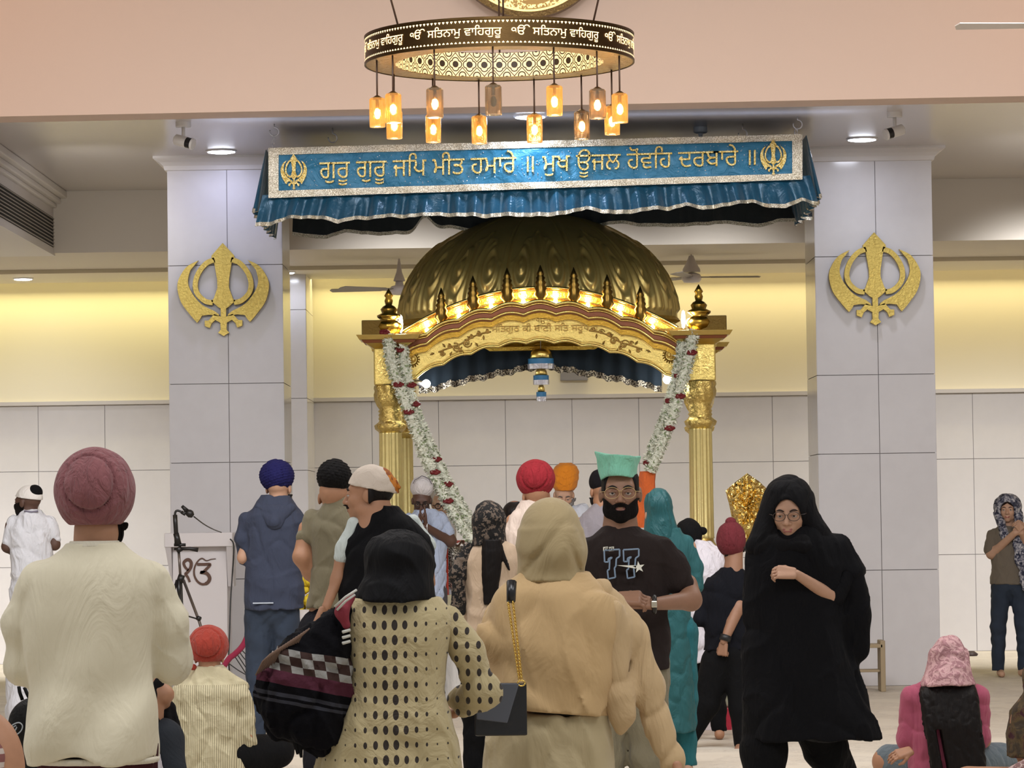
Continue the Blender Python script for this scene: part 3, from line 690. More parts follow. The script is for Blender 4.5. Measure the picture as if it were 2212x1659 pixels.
# dome
dy=1.05; da=300/(FPX/(PY+dy)); dzc=W(1172,690,PY+dy).z; db=W(1172,460,PY+dy).z-dzc
NU,NV=720,220; th=np.linspace(0,2*PI,NU,endpoint=False)[None,:]; ph=np.linspace(0,PI/2,NV)[:,None]
G=12; uu=((th+PI/2)*G/(2*PI)+.0); fr=uu-np.round(uu); u=fr*2; v=ph/(PI/2)
h=-.020*np.exp(-((1-np.abs(u))/.05)**2)*np.clip(1-v*1.0,0,1)+.012*np.exp(-((1-np.abs(u)-.10)/.035)**2)*np.clip(1.15-v,0,1)
def sm(a,b,x): t_=np.clip((x-a)/(b-a),0,1); return t_*t_*(3-2*t_)
top=.50+.05*np.cos(u*PI*1)-.22*np.abs(u)**2+.02*np.cos(u*14)
mask=sm(0,.035,top-v)*sm(0,.03,v-.02)*sm(0,.12,.92-np.abs(u))
r1=np.sqrt(((np.abs(u)-.52)*1.1)**2+((v-.30)*1.8)**2); r2=np.sqrt((u*1.0)**2+((v-.05)*1.1)**2)
peac=np.sin(r1*36)*sm(.46,.30,r1)+ .9*np.sin(np.abs(u)*22+v*4*np.sin(v*9))*sm(.26,.44,r1)
h=h+mask*(.012+.0125*peac)+.010*np.exp(-((top-v)/.014)**2)*sm(0,.12,.92-np.abs(u))
# small dots band above leaves
dots=np.clip(np.sin(th*220)*np.sin(ph*130),0,1)*np.exp(-((v-.50)/.06)**2)*sm(.25,.75,np.abs(u)); h=h+.0015*dots
rad=1+h
Xd=da*np.cos(ph)*np.cos(th)*rad; Yd=da*.70*np.cos(ph)*np.sin(th)*rad; Zd=db*np.sin(ph)*rad+0*th
# slight flare tuck at the base
vs=np.stack([Xd,Yd,Zd],-1).reshape(-1,3)
ii,jj=np.meshgrid(np.arange(NV-1),np.arange(NU),indexing='ij'); jn=(jj+1)%NU
q=np.stack([ii*NU+jj,ii*NU+jn,(ii+1)*NU+jn,(ii+1)*NU+jj],-1).reshape(-1,4)
def npmesh(name,vs,q,mat,parent=None,loc=(0,0,0),smooth=True):
    me=bpy.data.meshes.new(name); n=len(vs); m=len(q); me.vertices.add(n); me.vertices.foreach_set('co',np.asarray(vs,np.float32).ravel())
    me.loops.add(m*4); me.loops.foreach_set('vertex_index',np.asarray(q,np.int32).ravel()); me.polygons.add(m)
    me.polygons.foreach_set('loop_start',np.arange(0,m*4,4,dtype=np.int32)); me.update(calc_edges=True)
    if smooth: me.polygons.foreach_set('use_smooth',np.ones(m,bool))
    me.materials.append(mat); o=bpy.data.objects.new(name,me); COL.objects.link(o); o.parent=parent; o.location=loc; return o
npmesh('dome',vs,q,G_dark,pal,(0,dy,dzc))
MB().lathe([(da*1.0,-.30),(da*1.03,-.27),(da*1.0,-.24),(da*.985,-.05),(da*1.02,-.03),(da*1.0,0)],(0,dy,dzc),120,sy=.70).build('dome_drum',gold('drum_gold','#f0c95a',.33,(50,1.0,.012)),pal,smooth=True,angle=40)
MB().box((xl+.1,.12,2.98),(xr-.1,DEP,3.0)).build('ceiling_panel',gold('block_gold','#6f5a30',.5),pal)
stripz(lambda x:U(x)*1-.03,lambda x:3.232-.27*x*x+.115,.14,.20,'dome_band',gold('drum_gold','#f0d27a',.33,(50,1.0,.012)))
for o_,r_ in ((.118,.014),(.095,.007),(.03,.009)): MB().tube([(x,.13,3.232-.27*x*x+o_) for x in xs],r_,8).build('band_bead',M_bead,pal,smooth=True)
# small finials standing on the arch
for px in (953,1022,1096,1168,1240,1312,1383):
    x=W(px,640,PY).x-PX; z=U(x)-.045
    MB().lathe([(.048,0),(.042,.02),(.030,.05),(.058,.085),(.044,.115),(.052,.14),(.036,.165),(.048,.185),(.032,.205),(.040,.225),(.026,.24),(.032,.255),(.002,.33)],(x,.0,z),20).build('arch_finial',gold('arch_finial_gold','#7c6330',.28,(30,.3,.003)),pal,smooth=True)
# warm bulbs behind the arch, lamps at its ends
for k in range(-3,5):
    x=(k-.5)*.264; z=U(x)+.03; MB().ball((x,.10,z),.018,8).build('bulb',emis('bulb_yellow','#ffdf7a',25),pal,smooth=True)
    lamp('POINT','arch_bulb_light',(PX+x,PY+.13,z+.05),3.2,(1.0,.78,.36),.03)
for px,py in ((866,700),(1476,690)):
    c=W(px,py,PY); MB().lathe([(.001,-.075),(.012,-.06),(.018,0),(.012,.06),(.001,.075)],(c.x-PX,.0,c.z),12).build('end_lamp',emis('lamp_white','#fff6e6',14),pal,smooth=True)
    lamp('POINT','end_lamp_light',(c.x,PY-.12,c.z),3,(1,.9,.75),.04)
# spot lamps under the arch
for px,py,s in ((921,829,1),(1441,820,-1)):
    c=W(px,py,PY+.15); e2=empty('spot_lamp',tuple(c),'bright white spot lamp under the %s end of the golden arch'%('left' if s>0 else 'right'),'lamp','spot lamps under the arch')
    MB().tube([(-s*.16,.06,.03),(-s*.03,0,.0)],[.016,.028],14).build('housing',plain('steel','#c8c8cc',.3,1),e2,smooth=True)
    MB().ball((0,-.005,0),.034,12).build('bulb',emis('spot_white','#f2f6ff',30),e2,smooth=True)
    lamp('POINT','spot_lamp_light',(c.x+s*.05,c.y-.1,c.z-.05),2,(.9,.95,1.0),.05)
# inner valance curtain with sequin trim
vel=plain('navy_velvet','#04151f',.9,bump=(8,.3,.02))
def vz(x): return 2.72-.16*abs(x)-.045*x*x+.008*math.sin(x*31)
e=empty('arch_valance',(PX,PY,0),'dark teal valance with silver sequin edge hung inside the golden arch','valance')
nx=160
def vf(u,v):
    x=-1.0+2.0*u; z0=vz(x); z1=3.0; return Vector((x,.28+.012*math.sin(x*45)*(1.2-v),z0+(z1-z0)*v))
sheet(nx,8,vf,.006).build('curtain',vel,e,smooth=True)
sheet(nx,1,lambda u,v:vf(u,0)+Vector((0,-.012,-.03+.05*v+.006*math.sin(u*160))),.008).build('sequin_edge',sequin('dark_sequin','#2c2620','#8d8472',90),e,smooth=True)
# hanging ornament
e=empty('hanging_ornament',(W(1169,830,PY+.2).x,PY+.2,W(1169,830,PY+.2).z),'three-tier silver and teal fabric ornament hanging in the arch','ornament')
zz0=e.location.z
MB().tube([(0,0,W(1169,755,PY).z-zz0),(0,0,W(1169,740,PY).z+.08-zz0)],.003,6).build('cord',plain('cord_pale','#bdb6a6',.6),e)
tb=plain('ornament_teal','#2b6c97',.5); sv=plain('ornament_silver','#b9b6bb',.3,.5,bump=(60,.6))
for (yt,ym,yb,w0,w1) in ((755,775,797,26,28),(796,811,831,14,17),(832,847,867,8,11)):
    zt,zm,zb=[W(1169,y,PY+.2).z-zz0 for y in (yt,ym,yb)]
    MB().lathe([(w0*.55/SS,zt-.0),(w0*.8/SS,zt-.02),(w0*.95/SS,zm)],n=20,flute=(.08,7)).build('gold_cap',G_main,e,smooth=True)
    zc=zm+(zb-zm)*.5
    MB().lathe([(w1/SS,zc),(w1/SS,zm),(w1*.9/SS,zm)],n=24).build('teal_band',tb,e,smooth=True,angle=40)
    MB().lathe([(w1*.98/SS,zb),(w1/SS,zc)],n=24,flute=(.04,12)).build('silver_band',sv,e,smooth=True,angle=40)
# speaker box on the rear wall
c=W(1240,803,YW-.08); o=MB().box((-.145,-.1,-.09),(.145,.0,.09)).build('wall_speaker',plain('speaker_grey','#8d8a8c',.6),loc=(c.x,YW-.0,c.z),bevel=.006); tag(o,'small grey box mounted on the rear wall behind the hanging ornament','speaker')
# garlands
M_petal=plain('white_petal','#e4e6d6',.7); M_stem=plain('green_stem','#8b9a72',.7); M_rose=plain('dark_red_rose','#6d1016',.6,bump=(80,.5))
def garland(pts,roses,lab,seed,rw=.055,end=None):
    rr=np.random.default_rng(seed); P=spl(pts,14); base=Vector(P[0]); e=empty('flower_garland',tuple(base),lab,'garland','flower garlands tied to the shrine')
    L=[Vector(p)-base for p in P]; mb=MB(); mb.tube(L,rw*.72,10); tot=sum((L[i+1]-L[i]).length for i in range(len(L)-1)); n=int(tot*1500)
    cum=[0]; 
    for i in range(len(L)-1): cum.append(cum[-1]+(L[i+1]-L[i]).length)
    def at(s):
        i=min(max(np.searchsorted(cum,s)-1,0),len(L)-2); f=(s-cum[i])/max(cum[i+1]-cum[i],1e-6); return L[i].lerp(L[i+1],f),(L[i+1]-L[i]).normalized()
    for k in range(n):
        s=rr.uniform(0,tot); p,d=at(s); a=d.cross(Vector((0,1,0))).normalized(); b=a.cross(d); t=rr.uniform(0,2*PI); o=a*math.cos(t)+b*math.sin(t)
        c=p+o*rw*rr.uniform(.72,1.0); w=rr.uniform(.009,.018); q=(d*rr.uniform(-1,1)+o.cross(d)*rr.uniform(-1,1)+o*.5).normalized(); r_=o.cross(q).normalized()
        mb.add([c-r_*w*.5,c+q*w*1.2+o*.006,c+r_*w*.5,c-q*w*1.1+o*.004],[(0,1,2,3)],1 if rr.random()<.16 else 0)
    tag(mb.build('white_blossoms',[M_petal,M_stem],e),kind='stuff')
    for px,py in roses:
        w=W(px,py,base.y)-base; i=min(range(len(L)),key=lambda i:(L[i].x-w.x)**2+(L[i].z-w.z)**2); c=L[i]; q=MB()
        for k in range(5):
            a=k*1.256; q.ball((w.x+.016*math.cos(a)*1.4,c.y-.035+.01*math.sin(a),w.z+.010*math.sin(a)),.021,7,sc=(1.2,1,.75))
        q.build('rose_cluster',M_rose,e,smooth=True)
def gp(l,dy=-.16): return [tuple(W(a,b,PY+dy)) for a,b in l]
garland(gp([(838,722),(848,790),(862,830),(880,880),(902,940),(925,1000),(958,1070),(1008,1150),(1040,1185)],-.2),[(831,718),(861,831),(883,890),(940,1020),(968,1082)],'long white flower garland sagging from the left cornice, outer strand',3,.05)
garland(gp([(866,722),(872,780),(880,830),(892,878),(912,930),(938,985),(975,1060),(1022,1140),(1045,1170)],-.12),[(862,756),(889,832),(897,873),(943,992),(968,1046)],'long white flower garland sagging from the left cornice, inner strand',4,.05)
garland(gp([(1497,712),(1490,760),(1474,820),(1458,880),(1440,930),(1420,980),(1404,1020)],-.2),[(1494,762),(1469,856),(1446,925)],'white flower garland sagging from the right cornice, outer strand',5,.05)
garland(gp([(1478,722),(1468,790),(1452,850),(1436,905),(1416,955),(1398,1005)],-.12),[(1466,812),(1447,866),(1400,1000)],'white flower garland sagging from the right cornice, inner strand',6,.045)
# orange cloth below right garland
c=[W(1400,1018,PY-.16),W(1392,1075,PY-.16),W(1388,1140,PY-.16)]
mb=MB()
def ocf(u,v):
    a=u*2*PI; p=c[0].lerp(c[2],1-v); w=(16+10*(1-v))/SS*(1+.12*math.sin(5*a+v*6)); return Vector((p.x+w*math.cos(a),p.y+w*.6*math.sin(a),p.z))
o=sheet(40,14,ocf,.003).build('orange_cloth',cloth('orange_cloth','#d8682f',.15,20,.6),smooth=True); tag(o,'orange cloth hanging below the right garland behind the man in the mint kerchief','cloth')
# platform with draped cloths under the palki
plat=empty('altar_platform',(PX,PY,0),'raised altar platform with silver, red and blue cloths under the golden shrine','platform')
MB().box((-1.45,-.17,0),(1.60,DEP+.3,.62)).build('dais',cloth('dais_white','#d6d2cc'),plat,bevel=.02)
for x in (xl,xr): MB().box((x-.16,-.16,.6),(x+.16,.16,1.14)).build('pedestal',G_rough,plat,bevel=.015)
for x in (xl+.03,xr+.10): MB().box((x-.14,DEP-.14,.6),(x+.14,DEP+.14,1.14)).build('pedestal',G_rough,plat,bevel=.015)
MB().box((-.78,.25,.6),(.75,1.3,1.15)).build('book_stand',cloth('stand_white','#cfd0d6'),plat,bevel=.03)
def drape(x0,x1,z0,z1,y,name,mat,fr=30,amp=.012,hang=.0):
    sheet(40,6,lambda u,v:Vector((x0+(x1-x0)*u,y-amp*math.sin(u*fr)*(1.3-v)-hang*(1-v),z0+(z1-z0)*v)),.008).build(name,mat,plat,smooth=True)
def xz(px,py): w=W(px,py,PY+.2); return w.x-PX,w.z
xa_,za=xz(952,1180); xb_,zb_=xz(1050,1268)
drape(xa_,xb_,zb_,za,.22,'sequin_cloth',sequin('sparkle_cloth','#5a5650','#e9e6e0',110))
xc_,zc_=xz(938,1168); drape(xc_,xa_+.06,zb_-.1,za-.02,.20,'red_cloth',cloth('red_cloth','#c8412f'))
drape(xc_-.03,xa_+.02,za-.08,za+.0,.17,'blue_cloth',cloth('blue_cloth','#3d8fc4'))
sheet(30,4,lambda u,v:Vector((xc_+(xb_-xc_)*u,.15+.35*v,za+.03*u+.02+.012*math.sin(u*25+v*4))),.02).build('coral_cloth',cloth('coral_cloth','#e0574c'),plat,smooth=True)
sheet(30,4,lambda u,v:Vector((xc_+(xb_-xc_)*u,.13+.05*v,za-.0+.022*math.sin(u*38)+.03*v)),.015).build('silver_frill',M_seq,plat,smooth=True)
x5,z5=xz(945,1285); x6,_=xz(1030,1285); MB().box((x5,.05,.62),(x6,.25,z5)).build('front_rail',plain('cream_rail','#cfc4a0',.5),plat,bevel=.01)
# flower pot left behind olive man
# ---------------------------------------------------------------- lectern, mic stand, small things
LY=28.15; a=W(372,1180,LY); b=W(490,1180,LY); lx=(a.x+b.x)/2; zt=W(430,1151,LY).z; zf=W(430,1181,LY).z
lec=empty('lectern',(lx,LY,0),'white lectern with brown lettering in front of the left pillar','lectern')
wh=plain('lectern_white','#dcd7d8',.35)
hw=(b.x-a.x)/2
MB().box((-hw,.0,0),(hw,.42,zf)).build('body',wh,lec,bevel=.006)
tw=(W(505,1165,LY).x-W(358,1165,LY).x)/2
MB().box((-tw,-.10,zf),(tw,.50,zt)).build('top',wh,lec,bevel=.006)
for s in (-1,1):
    mb=MB(); x0,x1=(hw+.003,tw-.005) if s>0 else (-tw+.005,-hw-.003)
    mb.add([(x0,-.09,zf),(x1,-.09,zf),(x1,.3,zf),(x0,.3,zf),(x0,.03,zf-.33),(x1+(-.0),.03,zf-.33),(x1,.25,zf-.33),(x0,.25,zf-.33)],[(0,3,2,1),(4,5,6,7),(0,1,5,4),(1,2,6,5),(2,3,7,6),(3,0,4,7)]) if s>0 else mb.add([(x0,-.09,zf),(x1,-.09,zf),(x1,.3,zf),(x0,.3,zf),(x1-.01,.03,zf-.30),(x1,.03,zf-.30),(x1,.25,zf-.30),(x1-.01,.25,zf-.30)],[(0,3,2,1),(4,5,6,7),(0,1,5,4),(1,2,6,5),(2,3,7,6),(3,0,4,7)])
    mb.build('side_wing',plain('lectern_shade','#cfcacb',.4),lec)
M_br=plain('brown_letter','#5a3c2c',.5)
def lp(px,py): w=W(px,py,LY); return (w.x-lx,w.z)
S=[]
one=spl([lp(x,y) for x,y in ((407,1232),(400,1225),(397,1216),(402,1210),(408,1209),(413,1215),(412,1226),(405,1236),(401,1240),(406,1247),(410,1257))],4); S.append(ribbon(one,[.018+.008*math.sin(PI*i/(len(one)-1)) for i in range(len(one))]))
oo=spl([lp(x,y) for x,y in ((426,1219),(440,1219),(454,1219),(447,1228),(438,1236),(433,1236),(446,1238),(453,1248),(449,1258),(438,1262),(427,1256),(420,1243),(420,1228),(426,1214),(436,1206),(446,1211),(456,1208),(466,1207))],5)
n=len(oo); wsx=[]
for i in range(n):
    t=i/(n-1); wsx.append(.022 if t<.3 else (.028 if t<.5 else max(.006,.020-.014*(t-.5)*2.2)))
S.append(ribbon(oo,wsx))
mb=MB()
for q in S:
    k=len(q)//2
    for i in range(k-1):
        p=[q[i],q[i+1],q[-2-i],q[-1-i]]; f=[Vector((x,-.010,z)) for x,z in p]; bk=[v+Vector((0,.010,0)) for v in f]
        mb.add(f+bk,[(0,1,2,3),(7,6,5,4),(0,4,5,1),(3,2,6,7)])
mb.build('lettering',M_br,lec)
# mic stand
MY=25.6; base=W(388,1240,MY); e=empty('microphone_stand',(base.x,MY,0),'black tripod microphone stand in front of the white lectern','microphone stand')
bk=plain('stand_black','#191716',.4); mt=plain('stand_metal','#6b625c',.35,.7)
def mp(px,py,dy=0): w=W(px,py,MY); return Vector((w.x-base.x,dy,w.z))
MB().tube([mp(386,1190),mp(390,1250)],.010,12).build('pole',mt,e,smooth=True)
MB().tube([mp(388,1245),(0.01,0,.35)],.012,12).build('lower_pole',bk,e,smooth=True)
MB().tube([mp(378,1112),mp(379,1130),mp(382,1178)],.017,12).build('upper_tube',bk,e,smooth=True)
MB().tube(spl([mp(378,1114),mp(379,1106),mp(384,1103),mp(392,1106),mp(397,1108)],4),.009,10).build('gooseneck',bk,e,smooth=True)
MB().tube([mp(380,1152),mp(386,1176)],.022,12).build('clutch',bk,e,smooth=True)
MB().tube([mp(376,1177),mp(401,1177)],.012,10).build('clamp',bk,e,smooth=True)
MB().tube([mp(376,1186),mp(410,1185),mp(428,1188)],[.010,.014,.018],10).build('boom_handle',bk,e,smooth=True)
MB().tube([mp(384,1182),mp(390,1192)],.024,12).build('collar',bk,e,smooth=True)
MB().tube([mp(384,1248),mp(397,1252)],.030,12).build('hub',bk,e,smooth=True)
lg=[(mp(397,1253),mp(436,1342)),]
MB().tube([mp(397,1253,-.02),mp(434,1340,-.15),mp(444,1368,-.2),mp(476,1455,-.35)+Vector((0,0,0))],.011,10).build('leg',mt,e,smooth=True)
MB().tube([mp(383,1253,-.02),(-.28,-.25,.02)],.011,10).build('leg',bk,e,smooth=True)
MB().tube([mp(390,1253,.02),(0.0,.42,.02)],.011,10).build('leg',bk,e,smooth=True)
MB().tube([mp(386,1253,0),mp(388,1300,0)],[.025,.008],10).build('sleeve',bk,e,smooth=True)
MB().tube([mp(395,1328),mp(432,1336,-.15)],.006,8).build('brace',bk,e,smooth=True)
MB().tube([mp(430,1333,-.15),mp(437,1336,-.16)],.018,10).build('leg_clamp',bk,e,smooth=True)
e=empty('microphone',tuple(W(409,1104,MY)),'black microphone on the tilted end of the stand by the lectern','microphone')
o0=e.location
def mq(px,py): w=W(px,py,MY-.02); return w-Vector(o0)
MB().tube([mq(393,1093),mq(404,1104)],[.012,.018],14).build('handle',bk,e,smooth=True)
MB().tube([mq(404,1104),mq(407,1107),mq(412,1111),mq(417,1115)],[.018,.028,.030,.016],16).build('head',bk,e,smooth=True)
MB().tube([mq(392,1106),mq(398,1110),mq(402,1104)],[.014,.016,.012],12).build('clip',bk,e,smooth=True)
def cable(pts,r,m,name,lab,cat='cable',grp=None,d=None):
    P=spl([tuple(W(x,y,d+dy)) for x,y,dy in pts],6); c=Vector(P[0]); o=MB().tube([Vector(p)-c for p in P],r,8).build(name,m,smooth=True,loc=c); return tag(o,lab,cat,grp)
cable([(419,1116,0),(440,1132,.3),(460,1143,.8),(478,1150,1.9)],.005,bk,'cable','thin black cable from the microphone to the lectern top',d=MY)
cable([(497,1164,0),(505,1180,0),(502,1240,0),(498,1300,-.05),(496,1365,-.1),(494,1430,-.15),(500,1478,-.3)],.006,bk,'cable','thin black cable hanging down the right side of the lectern',d=28.0)
cable([(545,1330,0),(541,1352,0),(532,1380,0),(522,1398,0),(506,1414,0),(494,1424,0),(470,1460,0)],.022,cloth('magenta_wrap','#8f1f3f'),'wrapped_hose','dark magenta cloth-wrapped rope curving beside the navy hoodie man','rope',d=25.0)
for i,pts in enumerate([[(505,1415),(525,1445),(540,1470)],[(510,1410),(530,1440),(548,1465)],[(490,1430),(515,1448),(540,1462)],[(515,1405),(530,1425),(548,1436)],[(520,1402),(535,1416),(550,1420)]]):
    cable([(x,y,-.0) for x,y in pts],.004,bk,'cable','one of the thin black wires fanning out below the magenta rope','cable','wires below the magenta rope',d=25.0)
# gold foil wrapped stand
FY=27.2; fo=W(1614,1110,FY)
e=empty('foil_wrapped_ornament',(fo.x,FY,0),'pointed ornament wrapped in crinkled gold foil behind the maroon patka boy','ornament')
def fp(px,py): w=W(px,py,FY); return (w.x-fo.x,w.z)
out=[fp(*q) for q in ((1614,1022),(1640,1040),(1661,1060),(1652,1100),(1645,1140),(1640,1180),(1595,1180),(1582,1125),(1575,1090),(1567,1060),(1590,1040))]
cx=sum(p[0] for p in out)/len(out); cz=sum(p[1] for p in out)/len(out); rg=np.random.default_rng(4); vs=[]; K=len(out); rings=14
ol=[]; 
for i in range(K):
    for k in range(6): ol.append(tuple(np.array(out[i])*(1-k/6)+np.array(out[(i+1)%K])*k/6))
n=len(ol)
for sgn in (-1,1):
    for r in range(rings):
        f=1-r/(rings-1)
        for (x,z) in ol: vs.append((cx+(x-cx)*f,sgn*(.10*(1-f**2.2)+ (0 if r==0 else rg.uniform(-.012,.012))),cz+(z-cz)*f+(0 if r==0 else rg.uniform(-.006,.006))))
fs=[]
for b_ in (0,rings*n):
    for r in range(rings-1):
        for j in range(n): q=(b_+r*n+j,b_+r*n+(j+1)%n,b_+(r+1)*n+(j+1)%n,b_+(r+1)*n+j); fs.append(q if b_ else q[::-1])
MB().add(vs,fs).build('foil_wrap',gold('foil','#eccf80',.14,(14,.7,.03)),e)
MB().tube([(cx,0,1.1),(cx,0,.0)],.03,12).build('post',G_main,e,smooth=True); MB().box((cx-.2,-.2,0),(cx+.2,.2,.06)).build('base',G_main,e,bevel=.01)
# wooden stool by the right pillar
o0=W(1862,1450,28.2); wd_=plain('light_wood','#9c8a6c',.6,bump=(20,.3)); e=empty('wooden_stool',(o0.x,28.2,0),'low light wood stool leaning by the foot of the right pillar','stool')
for x in (-.16,.16):
    mb=MB(); mb.box((x-.02,-.14,0),(x+.02,.10,.42)); mb.build('side_panel',wd_,e,bevel=.005)
MB().box((-.16,-.14,.36),(.16,.10,.39)).build('seat',wd_,e,bevel=.004); MB().box((-.14,-.10,.16),(.14,.08,.18)).build('shelf',wd_,e,bevel=.004)
# floor stand with red stripe and pot
SY=23.4; o0=W(1563,1600,SY); e=empty('cloth_covered_step',(o0.x,SY,0),'low white cloth covered step with a red stripe on the floor behind the striding boy','step')
MB().box((-.22,-.12,0),(.22,.25,.15)).build('cloth_cover',cloth('step_white','#c9bfc0'),e,bevel=.015)
MB().box((-.0,-.126,.002),(.05,.256,.155)).build('red_stripe',cloth('stripe_red','#a8263a'),e,bevel=.004)
MB().box((-.4,-.5,0),(.4,-.1,.012)).build('mat',cloth('mat_cloth','#bcae9f'),e)
o0=W(1567,1550,SY+.1); e=empty('glass_vase',(o0.x,SY+.08,.156),'pale greenish glass vase standing on the white cloth step','vase')
MB().lathe([(.045,0),(.06,.02),(.05,.12),(.075,.24),(.07,.24),(.045,.12),(.05,.03)],n=24).build('vase_body',plain('vase_glass','#9aa08a',.15),e,smooth=True)
mb=MB()
for k in range(40):
    a=random.random()*6.28; r=random.random()*.07; mb.tube([(r*.4*math.cos(a),r*.4*math.sin(a),.2),(r*math.cos(a),r*math.sin(a),.30+random.random()*.05)],[.008,.002],5)
tag(mb.build('greenery',plain('leaf_green','#4c5a34',.7),e),kind='stuff')
# pink and gold offering pole stand between teal woman and boy
o0=W(1518,1420,24.0); e=empty('offering_stand',(o0.x,24.0,0),'brass offering stand with pink tinsel between the teal woman and the striding boy','stand')
MB().lathe([(.10,0),(.05,.04),(.02,.08),(.02,.30),(.045,.33),(.03,.37),(.02,.40),(.02,.55)],n=24).build('stand',G_main,e,smooth=True)
MB().lathe([(.02,.50),(.07,.60),(.05,.75),(.075,.88),(.03,.98)],n=24,flute=(.15,9)).build('tinsel',plain('pink_tinsel','#b8707e',.3,.4,bump=(70,.9)),e,smooth=True)
# yellow flower basket left of olive man
o0=W(660,1265,26.6); e=empty('flower_pot',(o0.x,26.6,0),'yellow flowers on a stand glimpsed between the navy hoodie man and the olive shirt man','flowers')
MB().lathe([(.12,0),(.10,.02),(.03,.06),(.03,.6),(.09,.66),(.1,.78),(.08,.78)],n=20).build('pot_stand',plain('pot_white','#c9c4c2',.5),e,smooth=True)
mb=MB()
for k in range(70): mb.ball((random.uniform(-.1,.1),random.uniform(-.1,.1),random.uniform(.78,1.02)),.026,5)
tag(mb.build('blossoms',plain('yellow_flower','#d8bf2c',.7),e,smooth=True),kind='stuff')
# ---------------------------------------------------------------- figure toolkit (signed distance shapes -> one continuous surface)
f32=np.float32
def nets(fn,lo,hi,h):
    ax=[np.arange(lo[i]-2*h,hi[i]+2.5*h,h,dtype=f32) for i in range(3)]
    V=fn((ax[0][:,None,None],ax[1][None,:,None],ax[2][None,None,:])).astype(f32)
    V=np.broadcast_to(V,(len(ax[0]),len(ax[1]),len(ax[2])))
    S=V<0; n=[a-1 for a in V.shape]; cs=[(i,j,k) for i in (0,1) for j in (0,1) for k in (0,1)]
    cnt=sum(S[i:i+n[0],j:j+n[1],k:k+n[2]].astype(np.int8) for i,j,k in cs); M=(cnt>0)&(cnt<8)
    I,J,K=np.nonzero(M)
    if len(I)==0: return np.zeros((0,3)),np.zeros((0,4),int)
    idx=-np.ones(M.shape,np.int64); idx[I,J,K]=np.arange(len(I)); c=[V[I+a,J+b,K+d] for a,b,d in cs]
    pos=np.zeros((len(I),3)); w=np.zeros(len(I))
    for a in range(8):
        for b in range(a+1,8):
            df=[cs[b][t]-cs[a][t] for t in range(3)]
            if sum(abs(t) for t in df)!=1: continue
            m=(c[a]<0)!=(c[b]<0); t=np.where(m,c[a]/np.where(m,c[a]-c[b],1),0)
            p=np.array(cs[a])[None]+t[:,None]*np.array(df)[None]; pos+=p*m[:,None]; w+=m
    pos=pos/w[:,None]; P=np.stack([ax[0][0]+(I+pos[:,0])*h,ax[1][0]+(J+pos[:,1])*h,ax[2][0]+(K+pos[:,2])*h],-1)
    Q=[]
    for axis in range(3):
        A=[slice(None)]*3; B=[slice(None)]*3; A[axis]=slice(0,-1); B[axis]=slice(1,None)
        sa,sb=S[tuple(A)],S[tuple(B)]; ed=np.nonzero(sa!=sb); ed=np.stack(ed,-1); o1,o2=[(1,2),(2,0),(0,1)][axis]
        ok=(ed[:,o1]>0)&(ed[:,o2]>0)&(ed[:,o1]<n[o1])&(ed[:,o2]<n[o2]); ed=ed[ok]
        def g(d1,d2):
            e=ed.copy(); e[:,o1]-=d1; e[:,o2]-=d2; return idx[e[:,0],e[:,1],e[:,2]]
        q=np.stack([g(1,1),g(0,1),g(0,0),g(1,0)],-1); inn=sa[tuple(ed.T)]; q[~inn]=q[~inn][:,::-1]; Q.append(q)
    Q=np.concatenate(Q); Q=Q[(Q>=0).all(1)]; return P,Q
def smin(a,b,k):
    if k<=0: return np.minimum(a,b)
    h=np.clip(.5+.5*(b-a)/k,0,1); return b+(a-b)*h-k*h*(1-h)
def smax(a,b,k): return -smin(-a,-b,k)
class Sh:  # shape: distance fn + bounds
    def __init__(s,fn,lo,hi): s.fn=fn; s.lo=np.array(lo,float); s.hi=np.array(hi,float)
def RC(a,b,r1,r2,sy=1.0):
    a=np.array(a,float); b=np.array(b,float)
    A=a*[1,1/sy,1]; B=b*[1,1/sy,1]; ab=B-A; L2=(ab**2).sum()+1e-9
    def fn(P):
        x,y,z=P; y=y/sy; px,py,pz=x-A[0],y-A[1],z-A[2]; t=np.clip((px*ab[0]+py*ab[1]+pz*ab[2])/L2,0,1)
        return (np.sqrt((px-t*ab[0])**2+(py-t*ab[1])**2+(pz-t*ab[2])**2)-(r1+(r2-r1)*t))*min(1,sy)
    r=max(r1,r2); rr=np.array([r,r*max(sy,1),r]); return Sh(fn,np.minimum(a,b)-rr,np.maximum(a,b)+rr)
def EL(c,r,M=None):
    c=np.array(c,float); r=np.array(r,float); Mi=None if M is None else np.array(M.inverted(),float)
    def fn(P):
        x,y,z=P[0]-c[0],P[1]-c[1],P[2]-c[2]
        if Mi is not None: x,y,z=[Mi[i][0]*x+Mi[i][1]*y+Mi[i][2]*z for i in range(3)]
        k0=np.sqrt((x/r[0])**2+(y/r[1])**2+(z/r[2])**2); k1=np.sqrt((x/r[0]**2)**2+(y/r[1]**2)**2+(z/r[2]**2)**2)+1e-6
        return k0*(k0-1)/k1
    m=r if M is None else np.full(3,r.max()); return Sh(fn,c-m,c+m)
